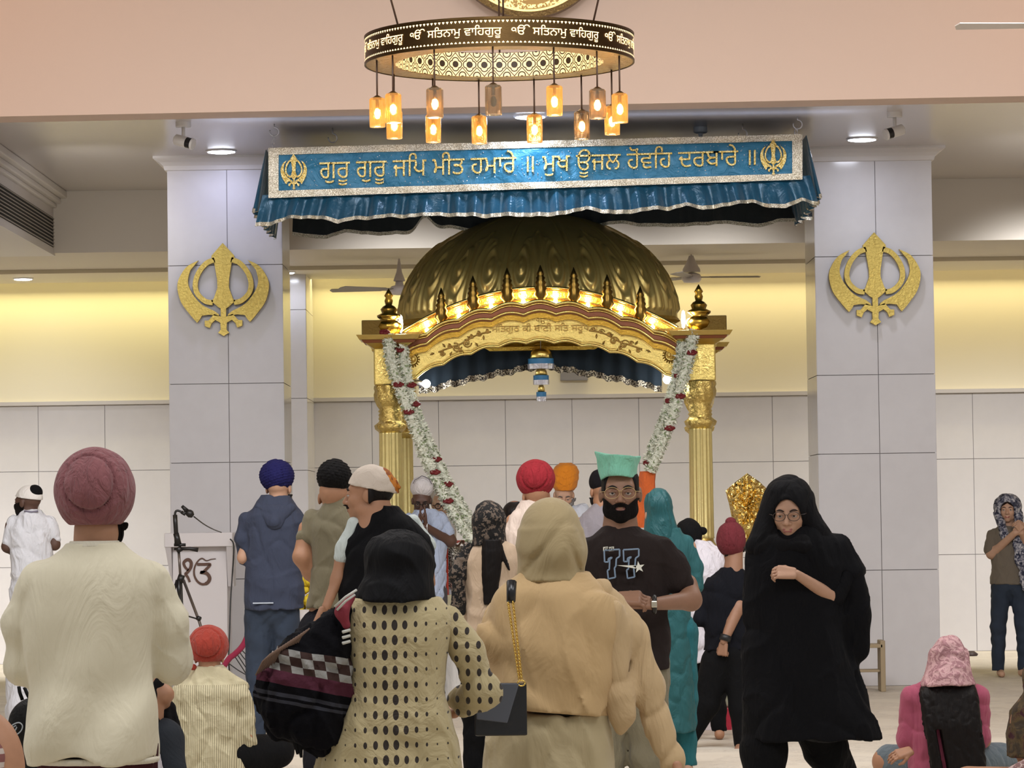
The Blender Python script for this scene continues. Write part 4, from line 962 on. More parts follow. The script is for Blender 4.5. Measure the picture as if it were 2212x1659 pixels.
def LOFT(secs,p=2.3):
    secs=sorted(secs); zs=np.array([s[0] for s in secs]); A=np.array([s[1:] for s in secs],float)
    zf=np.linspace(zs[0],zs[-1],200); F=np.stack([np.interp(zf,zs,A[:,i]) for i in range(4)],-1)
    k=9; Fp=np.pad(F,((k,k),(0,0)),'edge'); F=np.stack([np.convolve(Fp[:,i],np.ones(2*k+1)/(2*k+1),'valid') for i in range(4)],-1)
    z0,z1=zs[0],zs[-1]
    def fn(P):
        x,y,z=P; zz=z[0,0,:] if z.ndim==3 else z; cx,cy,rx,ry=[np.interp(zz,zf,F[:,i])[None,None,:].astype(f32) for i in range(4)]
        q=(np.abs((x-cx)/rx)**p+np.abs((y-cy)/ry)**p)**(1/p); d=(q-1)*np.minimum(rx,ry); return np.maximum(d,np.maximum(z0-z,z-z1))
    return Sh(fn,(min(A[:,0]-A[:,2]),min(A[:,1]-A[:,3]),z0),(max(A[:,0]+A[:,2]),max(A[:,1]+A[:,3]),z1))
def union(L,k=.02):
    L=[s for s in L if s is not None]
    def fn(P):
        d=L[0].fn(P)
        for s in L[1:]: d=smin(d,s.fn(P),k)
        return d
    return Sh(fn,np.min([s.lo for s in L],0),np.max([s.hi for s in L],0))
def warp(s,g,pad=.01): return Sh(lambda P:s.fn(P)+g(P),s.lo-pad,s.hi+pad)
def cut(s,g,lo=None,hi=None): return Sh(lambda P:np.maximum(s.fn(P),g(P)),s.lo if lo is None else np.maximum(s.lo,lo),s.hi if hi is None else np.minimum(s.hi,hi))
def nz(P,f,seed=0):
    r=np.random.default_rng(seed); x,y,z=P; o=0
    for i in range(4):
        d=r.normal(size=3); d/=np.linalg.norm(d); o=o+np.sin(f*(1+.35*i)*(d[0]*x+d[1]*y+d[2]*z)+r.uniform(0,6.28))
    return o*.5
def folds(amp,d,fr,seed=0,wf=7,wa=1.6,lo=-9,hi=9):
    d=np.array(d,float); d/=np.linalg.norm(d)
    amp=amp*1.5
    def g(P):
        x,y,z=P; m=1/(1+np.exp(-(z-lo)*40))*1/(1+np.exp((z-hi)*40)); s0=amp*np.sin(fr*(d[0]*x+d[1]*y+d[2]*z)+wa*nz(P,wf,seed))*m*(0.6+.4*nz(P,5,seed+9))
        q=nz((x+.02*nz(P,9,seed+1),y,z*.6+.03*nz(P,7,seed+2)),fr*.55,seed+3); r2=nz((x+.5*z,y,z*.5-.3*x),fr*.9,seed+4)
        return s0*.6+(1-np.minimum(np.abs(q)*1.4,1))**2*amp*1.2*m-(1-np.minimum(np.abs(r2)*1.5,1))**2*amp*.7*m
    return g
def rotm(yaw,pitch=0,roll=0): return Matrix.Rotation(R(yaw),3,'Z')@Matrix.Rotation(R(pitch),3,'X')@Matrix.Rotation(R(roll),3,'Y')
# head: local frame faces +Y, origin mid-head
def head_parts():
    L=[EL((0,-.014,.032),(.074,.092,.084)),EL((0,.018,-.028),(.060,.070,.084)),EL((0,.060,-.093),(.024,.022,.020)),EL((.040,.012,-.068),(.024,.040,.024)),EL((-.040,.012,-.068),(.024,.040,.024)),
       RC((.036,.064,.021),(-.036,.064,.021),.016,.016),EL((.038,.058,-.026),(.022,.022,.022)),EL((-.038,.058,-.026),(.022,.022,.022)),EL((0,.070,-.062),(.026,.020,.020))]
    a=union(L,.022)
    def fn(P):
        d=a.fn(P)
        for s in (1,-1): d=smax(d,-EL((s*.031,.098,.0),(.019,.019,.014)).fn(P),.012)
        d=smin(d,RC((0,.082,.008),(0,.104,-.032),.008,.0115).fn(P),.010)
        for s in (1,-1): d=smin(d,EL((s*.013,.092,-.036),(.008,.010,.008)).fn(P),.006)
        d=smin(d,RC((.018,.084,-.060),(-.018,.084,-.060),.0055,.0055).fn(P),.006); d=smin(d,RC((.014,.082,-.070),(-.014,.082,-.070),.0065,.0065).fn(P),.005)
        for s in (1,-1):
            e=smin(EL((s*.078,-.008,-.006),(.009,.020,.030)).fn(P),EL((s*.072,.004,-.010),(.010,.012,.016)).fn(P),.01); d=smin(d,e,.008)
        for s in (1,-1): d=smin(d,smax(EL((s*.031,.076,.000),(.0165,.0155,.0135)).fn(P),-(P[2]+.0005+0*P[0]),.002),.004); d=smin(d,smax(EL((s*.031,.074,.000),(.0165,.0150,.0140)).fn(P),(P[2]+.0065+0*P[0]),.002),.004)
        return d
    return Sh(fn,(-.09,-.11,-.118),(.09,.12,.118))
HEAD=head_parts()
def place(s,c,M,size=1.0):
    c=np.array(c,float); Mi=np.array(M.inverted(),float)
    def fn(P):
        x,y,z=[(P[i]-c[i])/size for i in range(3)]; q=[Mi[i][0]*x+Mi[i][1]*y+Mi[i][2]*z for i in range(3)]; return s.fn(q)*size
    r=np.abs(np.concatenate([s.lo,s.hi])).max()*size*1.15; return Sh(fn,c-r,c+r)
def finger(root,dirv,nrm,L,r,curl):
    out=[]; p=Vector(root); d=Vector(dirv).normalized(); n=Vector(nrm).normalized(); ax=d.cross(n)
    for i,f in enumerate((.46,.31,.23)):
        d=(Matrix.Rotation(-R(curl[i]),3,ax)@d).normalized(); q=p+d*L*f; out.append(RC(p,q,r*(1-.10*i),r*(1-.10*(i+1)))); p=q
    return out
def hand(wr,dirv,nrm,side=1,curl=(25,35,25),size=1.0,spread=.0,thumb=(40,20)):
    y=Vector(dirv).normalized(); z=Vector(nrm); z=(z-y*z.dot(y)).normalized(); x=y.cross(z)*side; w=Vector(wr); S=size; L=[]
    for i,(ox,len_,r) in enumerate(((.030,.070,.0085),(.010,.078,.009),(-.010,.073,.0085),(-.029,.056,.0075))):
        r0=w+(x*ox+y*.088)*S; L.append(RC(w+(x*ox*.7+y*.012)*S,r0,.0135*S,.0115*S)); dv=(y+x*spread*(ox*8)).normalized()
        F=[]; p=r0; d=dv; ax=d.cross(z)
        for k,f in enumerate((.46,.31,.23)):
            d=(Matrix.Rotation(-R(curl[k]),3,ax)@d).normalized(); q=p+d*len_*S*f; F.append(RC(p,q,r*S*(1-.1*k),r*S*(1-.1*(k+1)))); p=q
        L+=F
    palm=union(L[:1]+[l for i,l in enumerate(L) if i%4==0],.012); fing=[l for i,l in enumerate(L) if i%4]
    t0=w+(x*.020+y*.022)*S; t1=w+(x*.045+y*.055-z*.010)*S; a=R(thumb[0]); t2=t1+((x*math.sin(a)*.4+y*math.cos(a)*.8-z*.35).normalized())*.032*S; t3=t2+((y*.9-x*.15-z*.3).normalized())*.026*S
    th=union([RC(t0,t1,.015*S,.0115*S),RC(t1,t2,.0115*S,.0095*S),RC(t2,t3,.0095*S,.0075*S)],.004)
    return union([palm]+fing+[th],.004)
class Fig:
    def __init__(s,label,px,d,cat='person',name='person',group=None):
        s.d=d; w=W(px,1110,d); s.X=w.x; s.s=FPX/d; s.o=empty(name,(s.X,d,0),label,cat,group)
    def p(s,px,py,dy=0):
        w=W(px,py,s.d); return np.array([w.x-s.X,dy,w.z])
    def m(s,px): return px/s.s
    def c(s,x1,y1,d1,r1,x2,y2,d2,r2,sy=1.0): return RC(s.p(x1,y1,d1),s.p(x2,y2,d2),s.m(r1),s.m(r2),sy)
    def e(s,x,y,dy,rx,ry,rz,M=None): return EL(s.p(x,y,dy),(s.m(rx),ry,s.m(rz)),M)
    def l(s,secs,p=2.3):  # (py,xl,xr,depth_radius_m,cy)
        L=[]
        for q in secs:
            py,xl,xr,ry=q[:4]; cy=q[4] if len(q)>4 else 0; a=s.p((xl+xr)/2,py); L.append((a[2],a[0],cy,s.m((xr-xl)/2),ry))
        return LOFT(L,p)
    def mesh(s,name,mat,shape,h=.008,parent=None,label=None):
        P,Q=nets(shape.fn,shape.lo,shape.hi,h); o=npmesh(name,P,Q,mat,parent or s.o)
        if label: o['label']=label
        return o
    def body(s,mat,head=None,coarse=None,fine=[],hh=.0045):
        Ps=[];Qs=[];n=0
        L=[]
        if head is not None: L.append((head,hh))
        if coarse is not None: L.append((coarse,.011))
        L+=[(q,.0045) for q in fine]
        for sh,h in L:
            P,Q=nets(sh.fn,sh.lo,sh.hi,h); Ps.append(P); Qs.append(Q+n); n+=len(P)
        return npmesh('body',np.concatenate(Ps),np.concatenate(Qs),mat,s.o)
    def headat(s,px,py,yaw=0,pitch=0,size=1.0,dy=0,roll=0,neck=True):
        s.hc=s.p(px,py,dy); s.hM=rotm(yaw,pitch,roll); s.hs=size; h=place(HEAD,s.hc,s.hM,size)
        if neck:
            up=np.array(s.hM@Vector((0,-.02,-.05)))*size; nk=RC(s.hc+up,s.hc+np.array([0,-.03 if abs(yaw)<90 else .03,-.20])*size,.055*size,.066*size); return union([h,nk],.02)
        return h
    def loc(s,v): return s.hc+np.array(s.hM@Vector(v))*s.hs
    def onhead(s,g,off,lo=(-.11,-.13,-.14),hi=(.11,.14,.14)):
        # layer following the head at distance off, limited to region g(x,y,z)<0 in head coordinates
        def fn(P): return np.maximum(HEAD.fn(P)-off,g(P))
        q=Sh(fn,lo,hi); return place(q,s.hc,s.hM,s.hs)
    def eyes(s):
        wm=plain('eye_white','#b9aca3',.25); dm=plain('iris_dark','#1c120d',.2)
        for k in (1,-1):
            c=s.loc((k*.031,.0765,-.001)); d=np.array(s.hM@Vector((0,1,0)))
            a=MB().ball(tuple(c),.0128*s.hs,10).build('eye',wm,s.o,smooth=True); MB().ball(tuple(c+d*.0068*s.hs),.0072*s.hs,8).build('iris',dm,a,smooth=True)
    def brows(s,col='#1d1512',th=.005):
        m=plain('brow_'+col[1:],col,.9)
        for k in (1,-1):
            P=[s.loc(v) for v in ((k*.013,.087,.017),(k*.030,.087,.024),(k*.048,.073,.018))]; MB().tube([tuple(q) for q in spl([tuple(x) for x in P],4)],[th*s.hs*(.6+.4*math.sin(PI*i/8)) for i in range(9)],6).build('eyebrow',m,s.o,smooth=True)
    def lips(s,col='#8a5148'):
        m=plain('lip_'+col[1:],col,.5); a=union([RC((.017,.0872,-.0605),(-.017,.0872,-.0605),.0052,.0052),RC((.013,.0862,-.0695),(-.013,.0862,-.0695),.0062,.0062)],.002)
        s.mesh('lips',m,place(a,s.hc,s.hM,s.hs),.0022)
    def glasses(s,col='#2a211d',r=.024,th=.0018,dark=None):
        m=plain('frame_'+col[1:],col,.35); mb=MB()
        for k in (1,-1):
            mb.tube([tuple(s.loc((k*.032+r*math.cos(a)*1.12,.100-.012*abs(math.cos(a)) if 0 else .1,.0-.002+r*.85*math.sin(a)))) for a in [2*PI*i/20 for i in range(21)]],th*s.hs,6,cap=False)
            mb.tube([tuple(s.loc(v)) for v in ((k*(.032+r*1.1),.1,.004),(k*.079,.075,.004),(k*.083,-.01,.0))],th*s.hs,6)
        mb.tube([tuple(s.loc(v)) for v in ((.007,.1,.003),(0,.107,.006),(-.007,.1,.003))],th*s.hs,6); g=mb.build('glasses',m,s.o,smooth=True)
        t=NT('spectacle_lens') if 'spectacle_lens' not in MC else None
        if t: t.set(color=(1,1,1,1),trans=1.0,rough=.02,ior=1.05,alpha=.25); MC['spectacle_lens']=t.m
        lm=MC['spectacle_lens'] if not dark else plain('dark_lens','#1a1210',.1); mb=MB()
        for k in (1,-1): mb.add([tuple(s.loc((k*.032+r*math.cos(a)*1.1,.1,-.002+r*.83*math.sin(a)))) for a in [2*PI*i/20 for i in range(20)]],[tuple(range(20))])
        mb.build('lenses',lm,g)
    def beard(s,col='#14100e',full=1.0,off=.006,must=True):
        m=cloth('beard_'+col[1:],col,.3,60,.9,fine=False,dist=.01)
        def g(P):
            x,y,z=P; ax=np.abs(x); lim=-.052+ .055*np.clip((ax-.028)/.04,0,1)*full   # upper edge
            a=z-lim; mouth=-(np.sqrt((x/.021)**2+((z+.064)/.0075)**2)-1)*.01; d=np.maximum(np.maximum(a,mouth),-(y+.012)+0*x); d=np.maximum(d,np.minimum(ax-.066,.02-y))
            if must: d=np.minimum(d,np.maximum(np.sqrt((x/.030)**2+((z+.050)/.0075)**2)-1,0*x-1)*.008)
            return d
        return s.mesh('beard',m,s.onhead(g,off),.004)
    def stubble_moustache(s,col='#2a1a12'):
        m=cloth('beard_'+col[1:],col,.3,60,.9,fine=False,dist=.01)
        def g(P): x,y,z=P; return np.maximum((np.sqrt((x/.030)**2+((z+.050-.25*np.abs(x)*-1)/.0075)**2)-1)*.008,-(y-.05))
        s.mesh('moustache',m,s.onhead(g,.005),.0035)
    def turban(s,mat,px,py,rx,rz,dep,style='back',dy=0,h=.006,seed=1,tilt=0,parent=None,a0=.62):
        c=s.p(px,py,dy); r=np.array([s.m(rx),dep,s.m(rz)]); M=Matrix.Rotation(R(tilt),3,'Y'); Mi=np.array(M.inverted(),float)
        def fn(P):
            x,y,z=P[0]-c[0],P[1]-c[1],P[2]-c[2]; x,y,z=[Mi[i][0]*x+Mi[i][1]*y+Mi[i][2]*z for i in range(3)]
            X_,Y_,Z_=x/r[0],y/r[1],z/r[2]; k0=np.sqrt(X_**2+Y_**2+Z_**2)+1e-6; k1=np.sqrt((x/r[0]**2)**2+(y/r[1]**2)**2+(z/r[2]**2)**2)+1e-6; d=k0*(k0-1)/k1
            nx,ny,nzv=X_/k0,Y_/k0,Z_/k0
            if style=='back':
                a=np.array([-.03,-1,.20]); a/=np.linalg.norm(a); ca=np.clip(nx*a[0]+ny*a[1]+nzv*a[2],-1,1); ang=np.arccos(ca); ph=np.arctan2(nzv,nx)
                e=a0+.05*np.cos(ph-2.2)+.03*np.cos(2*ph+seed); t=ang-e
                d=d+.011*np.exp(-(t/.045)**2)+.010*np.clip(1-np.clip(t,0,9)/.22,0,1)*(t>0)*(.6+.4*np.cos(ph+1.2))-.004
                for k,(q,am) in enumerate(((.26,.004),(.50,.0035),(.75,.003))): d=d+am*np.exp(-((t-q-.07*np.sin(ph*1.5+k+seed))/.02)**2)
            elif style=='wrapback':
                a=np.array([.0,-1,.0]); ph=np.arctan2(nzv,nx); t1=nzv-.15-.55*np.abs(nx+.10); t2=nzv+.45-.45*np.abs(nx+.05)
                back=(ny<.2); ang=np.sqrt((nx*1.0)**2+((nzv-.30)*1.15)**2)
                d=d+(.009*np.exp(-((ang-.52-.05*nx)/.05)**2)+.007*np.exp(-((nzv+.08-.55*np.abs(nx+.1)+.0)/.035)**2)*(np.abs(nx)<.6)+.003*np.sin(20*(nzv-.5*np.abs(nx))+2))*back
                d=d+.0025*np.sin(16*nzv+6*nx)*(~back)
            elif style=='layers':
                t=nzv+.30*nx*(1 if seed%2 else -1)+.12*ny; d=d+.007*(((t*6+seed)%1.0)-.5)
                d=d+.003*np.exp(-((np.abs(nx)*.9+nzv-.62)/.03)**2)
            elif style=='front':
                t=nzv*1.0-.55*np.abs(nx); d=d+.0045*((((t*6)+10)%1.0)-.5)
            else: d=d+.0025*nz((x,y,z),40,seed)
            d=d+.0006*nz((x,y,z),60,seed)
            return np.maximum(d,-(z+r[2]*.80)) if style!='round' else d
        m=r.max()+.02 if tilt else r+.02; return s.mesh('turban',mat,Sh(fn,c-m,c+m),h,parent)
    def legs(s,H=1.72,fx=0,face=1,spread=.09,stride=0,cx=0):
        k=H/1.72; L=[]
        for sd in (1,-1):
            h_=(cx+sd*.085*k,0,.90*k); kn=(cx+sd*spread,.02*face+sd*stride*.5,.48*k); an=(cx+sd*spread*1.05,sd*stride,.09*k)
            L+=[RC(h_,kn,.066*k,.044*k),RC(kn,an,.044*k,.032*k),RC((an[0],an[1]-.03*face,.035),(an[0]+.01*sd,an[1]+.15*face,.028),.034,.028)]
        return L
    def trousers(s,mat,H=1.72,face=1,spread=.09,stride=0,cx=0,w=1.0,name='trousers',top=.98):
        k=H/1.72; L=[EL((cx,0,.90*k),(.165*k*w,.125*k,.13*k))]
        for sd in (1,-1):
            h_=(cx+sd*.085*k,0,.86*k); kn=(cx+sd*spread,.02*face+sd*stride*.5,.48*k); an=(cx+sd*spread*1.05,sd*stride,.07*k)
            L+=[RC(h_,kn,.098*k*w,.074*k*w),RC(kn,an,.074*k*w,.060*k*w)]
        sh=warp(union(L,.03),folds(.004,(.4,.3,1),55,3)); return s.mesh(name,mat,cut(sh,lambda P:.055-P[2]+0*P[0]),.010)
def core(f,H=1.72,cx=0,cy=0):
    k=H/1.72; return [EL((cx,cy,1.22*k),(.12*k,.065*k,.20*k)),EL((cx,cy,.98*k),(.115*k,.07*k,.13*k))]
SK1=skin('skin_warm','#a87a5c'); SK2=skin('skin_brown','#8f6850'); SK3=skin('skin_light','#c39a80'); SK4=skin('skin_dark','#553a2e'); SK5=skin('skin_fair','#b58c72')
th_=NT('hair_black'); nh=th_.noise(90,3,.6,vec=th_.scaled((1,1,.08))); th_.set(color=th_.mix(nh,lin('#070505'),lin('#1c1512')),rough=.5); th_.set(spec=.18); th_.bump(nh,.7,.006); HAIR=th_.m
# ---------------------------------------------------------------- people
# man in cream sweater, maroon turban (nearest, left)
f=Fig('person standing with back turned in a cream sweater and maroon turban, nearest at left',205,10.24)
M=cloth('cream_knit','#cfc6ac',.04,7,.35,.95); s=f.s
hd=f.headat(207,1108,0,0,.96,dy=.03); arms=[f.c(75,1262,0,26,38,1430,.05,24),f.c(38,1430,.05,22,105,1420,.30,16),f.c(335,1262,0,26,372,1425,.05,24),f.c(372,1425,.05,22,300,1420,.30,16)]
hands=[hand(f.p(112,1418,.31),(.6,.5,.05),(0,.3,1),-1,size=1),hand(f.p(290,1418,.31),(-.6,.5,.05),(0,.3,1),1)]
f.body(SK1,union([hd,f.c(206,1150,0,45,203,1195,0,45)],.02),union(core(f,1.60)+arms+f.legs(1.75),.03),hands)
tor=f.l([(1640,74,343,.158),(1620,54,346,.165),(1560,52,338,.16),(1480,58,328,.13),(1400,57,329,.128),(1330,52,338,.13),(1270,58,345,.125),(1235,68,334,.115),(1214,84,322,.105),(1200,108,302,.09),(1190,132,280,.085),(1186,146,264,.085),(1172,146,262,.08)],2.4)
sl=[f.c(88,1255,0,44,50,1345,.02,42,.95),f.c(50,1345,.02,43,50,1438,.05,42,.95),f.c(50,1438,.05,42,120,1430,.30,28),f.c(322,1255,0,44,362,1340,.02,42,.95),f.c(362,1340,.02,42,368,1434,.05,41,.95),f.c(368,1434,.05,41,295,1430,.30,28)]
def swf(P):
    x,y,z=P; g=np.exp(-((z-.86)/.22)**2); return .016*np.sin(24*(x*1.0-.55*z)+1.1*nz(P,4,3)+.6)*g*(1/(1+np.exp((y-.0)*60)))+.002*nz(P,14,2)
sh=union([warp(tor,swf)]+[warp(union(sl[:3],.03),folds(.004,(.3,.2,1),40,2)),warp(union(sl[3:],.03),folds(.004,(-.3,.2,1),40,4))],.022)
f.mesh('sweater',M,sh,.0075)
rib=f.l([(1648,76,342,.137),(1634,70,346,.143)],2.4); f.mesh('hem_rib',cloth('cream_rib','#cbc3ae'),rib,.007)
f.mesh('neckband',cloth('cream_rib','#cbc3ae'),f.l([(1184,147,261,.086),(1168,151,257,.078)]),.005)
f.trousers(cloth('maroon_trouser','#3c1a1e'),1.74,1)
f.turban(cloth('maroon_turban','#7d4a4c',.08,26,.5,.9),204,1060,85,92,.135,'back',dy=.01,h=.005,seed=2,a0=.72)
f.mesh('beard',cloth('beard_14100e','#14100e',.3,60,.9,fine=False),f.onhead(lambda P:np.maximum(np.maximum(P[2]+.03,-(P[1]+.0)),-(P[0]-.02)),.016),.006)


# woman in dotted tunic with black hijab, coat over her arm
f=Fig('person in a beige tunic with dark dots and a black headscarf seen from behind',860,10.3)
def dots(name,kx,centre,hexa,big,cw=.0305,ch=.0445):
    t=NT(name); x,y,z=t.coords(); nn=t.noise(9,3); x=x+nn*.006; z=z+nn*.008
    u=(x-centre)/cw; iu=u.fl(); fu=u-iu-.5; v=z/ch; fv=v.fr()-.5; jit=((iu*12.9898+v.fl()*78.233).sin()*43758.5).fr()
    dd=(iu+.5).abs(); sz=(big-dd*kx).mx(.07)*(.88+jit*.24)
    d=((fu*cw/.0305)*(fu*cw/.0305)+fv*fv*.69).sq(); m=d.lt(sz)
    n2=t.noise(5,3); t.set(color=t.mix(m,t.mix(n2,lin(hexa),lin('#b9a981')),lin('#2a211b')),rough=.9,sheen=.1); t.bump(t.noise(10,4,.55,dist=1.2),.6,.03); return t.m
M_dot=dots('dotted_tunic',.052,f.p(848,1400)[0],'#a3946c',.30); M_dots=dots('dotted_sleeve',.0,0.02,'#a3946c',.235,.034,.042)
hd=f.headat(860,1246,0,-12,1.0,dy=.04)
f.body(SK1,hd,union(core(f,1.50)+[f.c(970,1345,0,20,1008,1400,.01,20),f.c(1008,1400,.01,20,1040,1492,.05,20),f.c(1040,1492,.05,20,1000,1540,.2,14),f.c(730,1345,0,24,690,1480,.05,22),f.c(690,1480,.05,20,650,1480,.25,14)]+f.legs(1.5),.03),[hand(f.p(992,1545,.2),(-.8,.4,-.1),(0,-.3,1),1),hand(f.p(640,1478,.27),(-.5,.8,-.1),(0,.2,1),-1)])
tor=f.l([(1760,660,1010,.18,.02),(1659,680,995,.17,.02),(1620,690,992,.165,.02),(1560,722,978,.155,.01),(1508,748,962,.145,.01),(1430,752,964,.14,0),(1360,742,978,.14,0),(1325,735,980,.13,0),(1305,745,965,.12,.0),(1290,765,945,.11,.01)],2.4)
f.mesh('tunic',M_dot,warp(tor,folds(.005,(1,.2,.25),38,5,5,1.5,hi=.97)),.0075)
rs=union([f.c(965,1340,0,34,1008,1400,.01,34,.95),f.c(1008,1400,.01,34,1040,1492,.04,36,.95),f.c(1040,1492,.04,35,985,1520,.16,24),f.c(1045,1500,.04,32,1000,1535,.12,22)],.03)
f.mesh('right_sleeve',M_dots,warp(rs,folds(.004,(.5,.2,1),45,7)),.007)
ls=union([f.c(745,1345,0,34,712,1400,.0,36,.95),f.c(712,1400,0,34,690,1480,.05,34)],.03); f.mesh('left_sleeve',M_dots,ls,.008)
hj=union([f.e(868,1205,.03,62,.125,62),f.e(860,1195,.0,66,.12,48),f.l([(1298,762,946,.15,0),(1270,772,940,.145,.0),(1240,786,932,.135,.01),(1200,798,918,.125,.02),(1170,812,900,.10,.03)],2.2)],.03)
f.mesh('headscarf',cloth('black_hijab','#070608',.2,8,.5,.8),warp(hj,folds(.005,(.5,.1,1),30,11,6,1.8)),.0075)
# salwar + coat
f.trousers(cloth('beige_salwar','#9a8b66'),1.5,1)
tc=NT('plaid_coat'); x,y,z=tc.coords(); nn=tc.noise(6,3); xq=x+z*.16; zq=z+x*.20+nn*.02
chk=((xq/.034).fl()+(zq/.028).fl()); odd=(chk*.5).fr().gt(.25)
zr=f.p(640,1420)[2]
b1=(zq-(zr-.035)).gt(0)*(zq-(zr+.035)).lt(0); top=(zq-(zr+.035)).gt(0); mar=(zq-(zr-.075)).gt(0)*(zq-(zr-.035)).lt(0); 
line=((zq-(zr-.105)).abs()).lt(.006).mx(((zq-(zr-.125)).abs()).lt(.005))
c0=tc.mix(mar,lin('#07060a'),lin('#4a2430')); c1=tc.mix(b1*odd,c0,lin('#8b8984')); c2=tc.mix(b1*(1.0-odd),c1,lin('#3a2a26')); c3=tc.mix(line,c2,lin('#34343a'))
tc.set(color=c3,rough=.95,spec=.15); tc.bump(tc.noise(20,4),.6,.02)
coat=Fig('black and maroon plaid coat with grey checks draped over the arm beside the dotted tunic',655,10.28,'coat','coat')
cs=union([coat.l([(1614,655,738,.05,-.05),(1592,588,748,.07,-.05),(1560,572,754,.085,-.05),(1504,554,760,.095,-.05),(1457,556,763,.10,-.05),(1420,572,765,.10,-.04),(1388,616,766,.09,-.04),(1348,664,766,.08,-.03),(1305,722,764,.06,-.02),(1285,750,762,.03,-.02)],2.2),coat.c(700,1600,-.05,30,735,1612,-.05,20,.8),coat.c(600,1560,-.06,22,632,1618,-.06,10,.8)],.02)
coat.mesh('folded_coat',tc.m,warp(cs,lambda P:folds(.009,(1,.2,-.25),48,21,6,2.2)(P)+folds(.006,(1,0,.9),30,22,6,2)(P),.02),.0075)
red=union([coat.c(762,1288,-.08,9,742,1320,-.11,13),coat.c(742,1320,-.11,12,752,1348,-.11,9)],.02); coat.mesh('red_lining',cloth('coat_red','#7d2733'),red,.005)
mb=MB()
for (x1,y1,x2,y2) in ((775,1272,728,1308),(771,1282,733,1315)): mb.tube([tuple(coat.p(x1,y1,-.13)),tuple(coat.p((x1+x2)/2,(y1+y2)/2-3,-.14)),tuple(coat.p(x2,y2,-.13))],.004,6)
for k in range(3): mb.tube([tuple(coat.p(745,1362+k*12,-.135)),tuple(coat.p(760,1358+k*12,-.12))],.005,6)
mb.build('white_stripe',plain('stripe_white','#b9b7ad',.8),coat.o,smooth=True)
mb=MB()
for (x,y,l) in ((640,1600,26),(648,1605,28),(636,1596,20),(735,1600,24),(700,1610,16)): mb.tube([tuple(coat.p(x,y-20,-.06)),tuple(coat.p(x+3,y,-.07)),tuple(coat.p(x+6,y+l,-.07))],[.012,.009,.004],7)
mb.build('fringe',cloth('black_hijab','#070608'),coat.o,smooth=True)
mb=MB()
for k in range(16): x0=558+k*5.5; mb.tube([tuple(coat.p(x0,1455-k*3.6,-.10)),tuple(coat.p(x0+16,1425-k*3.6,-.13)),tuple(coat.p(x0+34,1408-k*3.6,-.13))],.0025,5)
mb.build('frayed_edge',plain('fray_tan','#6e5647',.9),coat.o,smooth=True)

# woman in beige shawl
f=Fig('person wrapped in a plain tan headscarf and shawl, seen from behind in the centre foreground',1190,10.9)
MT=cloth('tan_shawl','#b8996b',.06,6,.4,.8); MT2=cloth('tan_scarf','#a08d66',.05,6,.4,.8)
hd=f.headat(1190,1165,0,0,1.0)
f.body(SK1,hd,union(core(f,1.55,0)+[f.c(1085,1310,0,24,1060,1440,0,22),f.c(1060,1440,0,22,1130,1480,.2,16),f.c(1320,1310,0,18,1388,1480,-.01,15),f.c(1388,1480,-.01,15,1450,1640,-.05,12)]+f.legs(1.55),.03),[hand(f.p(1457,1642,-.05),(.25,-.1,-.9),(1,0,.2),1),hand(f.p(1135,1480,.22),(.7,.6,0),(0,.2,1),-1)])
tor=f.l([(1552,1080,1325,.165),(1515,1072,1330,.175),(1450,1050,1335,.175),(1400,1030,1340,.17),(1350,1034,1345,.16),(1310,1048,1345,.15),(1280,1066,1325,.14),(1262,1085,1300,.12),(1250,1105,1285,.10),(1238,1118,1268,.085)],2.5)
def shf(P): x,y,z=P; return folds(.007,(.35,.1,1),24,31,5,1.6)(P)
hem=lambda P: (f.p(1200,1535)[2]+ -.10*(P[0]) )-P[2]+0*P[1]
f.mesh('shawl',MT,cut(warp(tor,shf),hem),.0075)
arm=union([f.c(1300,1285,0,34,1350,1370,.0,46,.9),f.c(1350,1370,0,46,1390,1480,-.02,36,.8),f.c(1390,1480,-.02,36,1450,1640,-.05,29,.75),f.c(1318,1320,-.08,26,1345,1540,-.08,26,.6),f.c(1330,1500,-.08,20,1338,1572,-.08,8,.6)],.03)
f.mesh('shawl_sleeve',cloth('tan_shawl2','#b79b72',.06,6,.5,.8),warp(arm,folds(.0045,(1,.1,.5),40,33,6,1.2)),.007)
hood=union([f.e(1190,1150,0,68,.115,76),f.e(1192,1190,-.01,72,.12,60),f.l([(1256,1112,1272,.115),(1230,1116,1264,.11),(1190,1119,1263,.11),(1150,1124,1254,.10)],2.2)],.03)
def hf(P):
    x,y,z=P; c1=f.p(1160,1200); t=(x-c1[0])*1.0-(z-c1[2])*.75; a=.010*np.exp(-((t)/.012)**2)*np.exp(-((z-c1[2]+.01)/.06)**2)*(y<.02)
    c2=f.p(1245,1215); t2=(x-c2[0])+(z-c2[2])*.35; a=a+.010*np.exp(-(t2/.010)**2)*np.exp(-((z-c2[2])/.06)**2)*(y<.02); return a+folds(.004,(.6,0,1),30,35,5,1.5,hi=1.47)(P)
f.mesh('headscarf',MT2,warp(hood,hf),.007)
sk=f.l([(1800,1010,1360,.19),(1659,1042,1332,.17),(1600,1050,1325,.165),(1540,1075,1310,.155)],2.4); f.mesh('skirt',cloth('khaki_tunic','#a89874',.05,6,.4,.85),warp(sk,folds(.006,(1,0,.3),30,37)),.009)
f.trousers(cloth('khaki_salwar','#9c8c68'),1.5,1)
bag=Fig('black leather handbag on a gold chain hanging behind the woman in the tan shawl',1085,10.62,'handbag','handbag')
bl=plain('black_leather','#101013',.32,bump=(60,.15)); 
P0=[bag.p(x,y) for x,y in ((1022,1585),(1030,1478),(1132,1470),(1141,1478),(1138,1584),(1120,1594))]
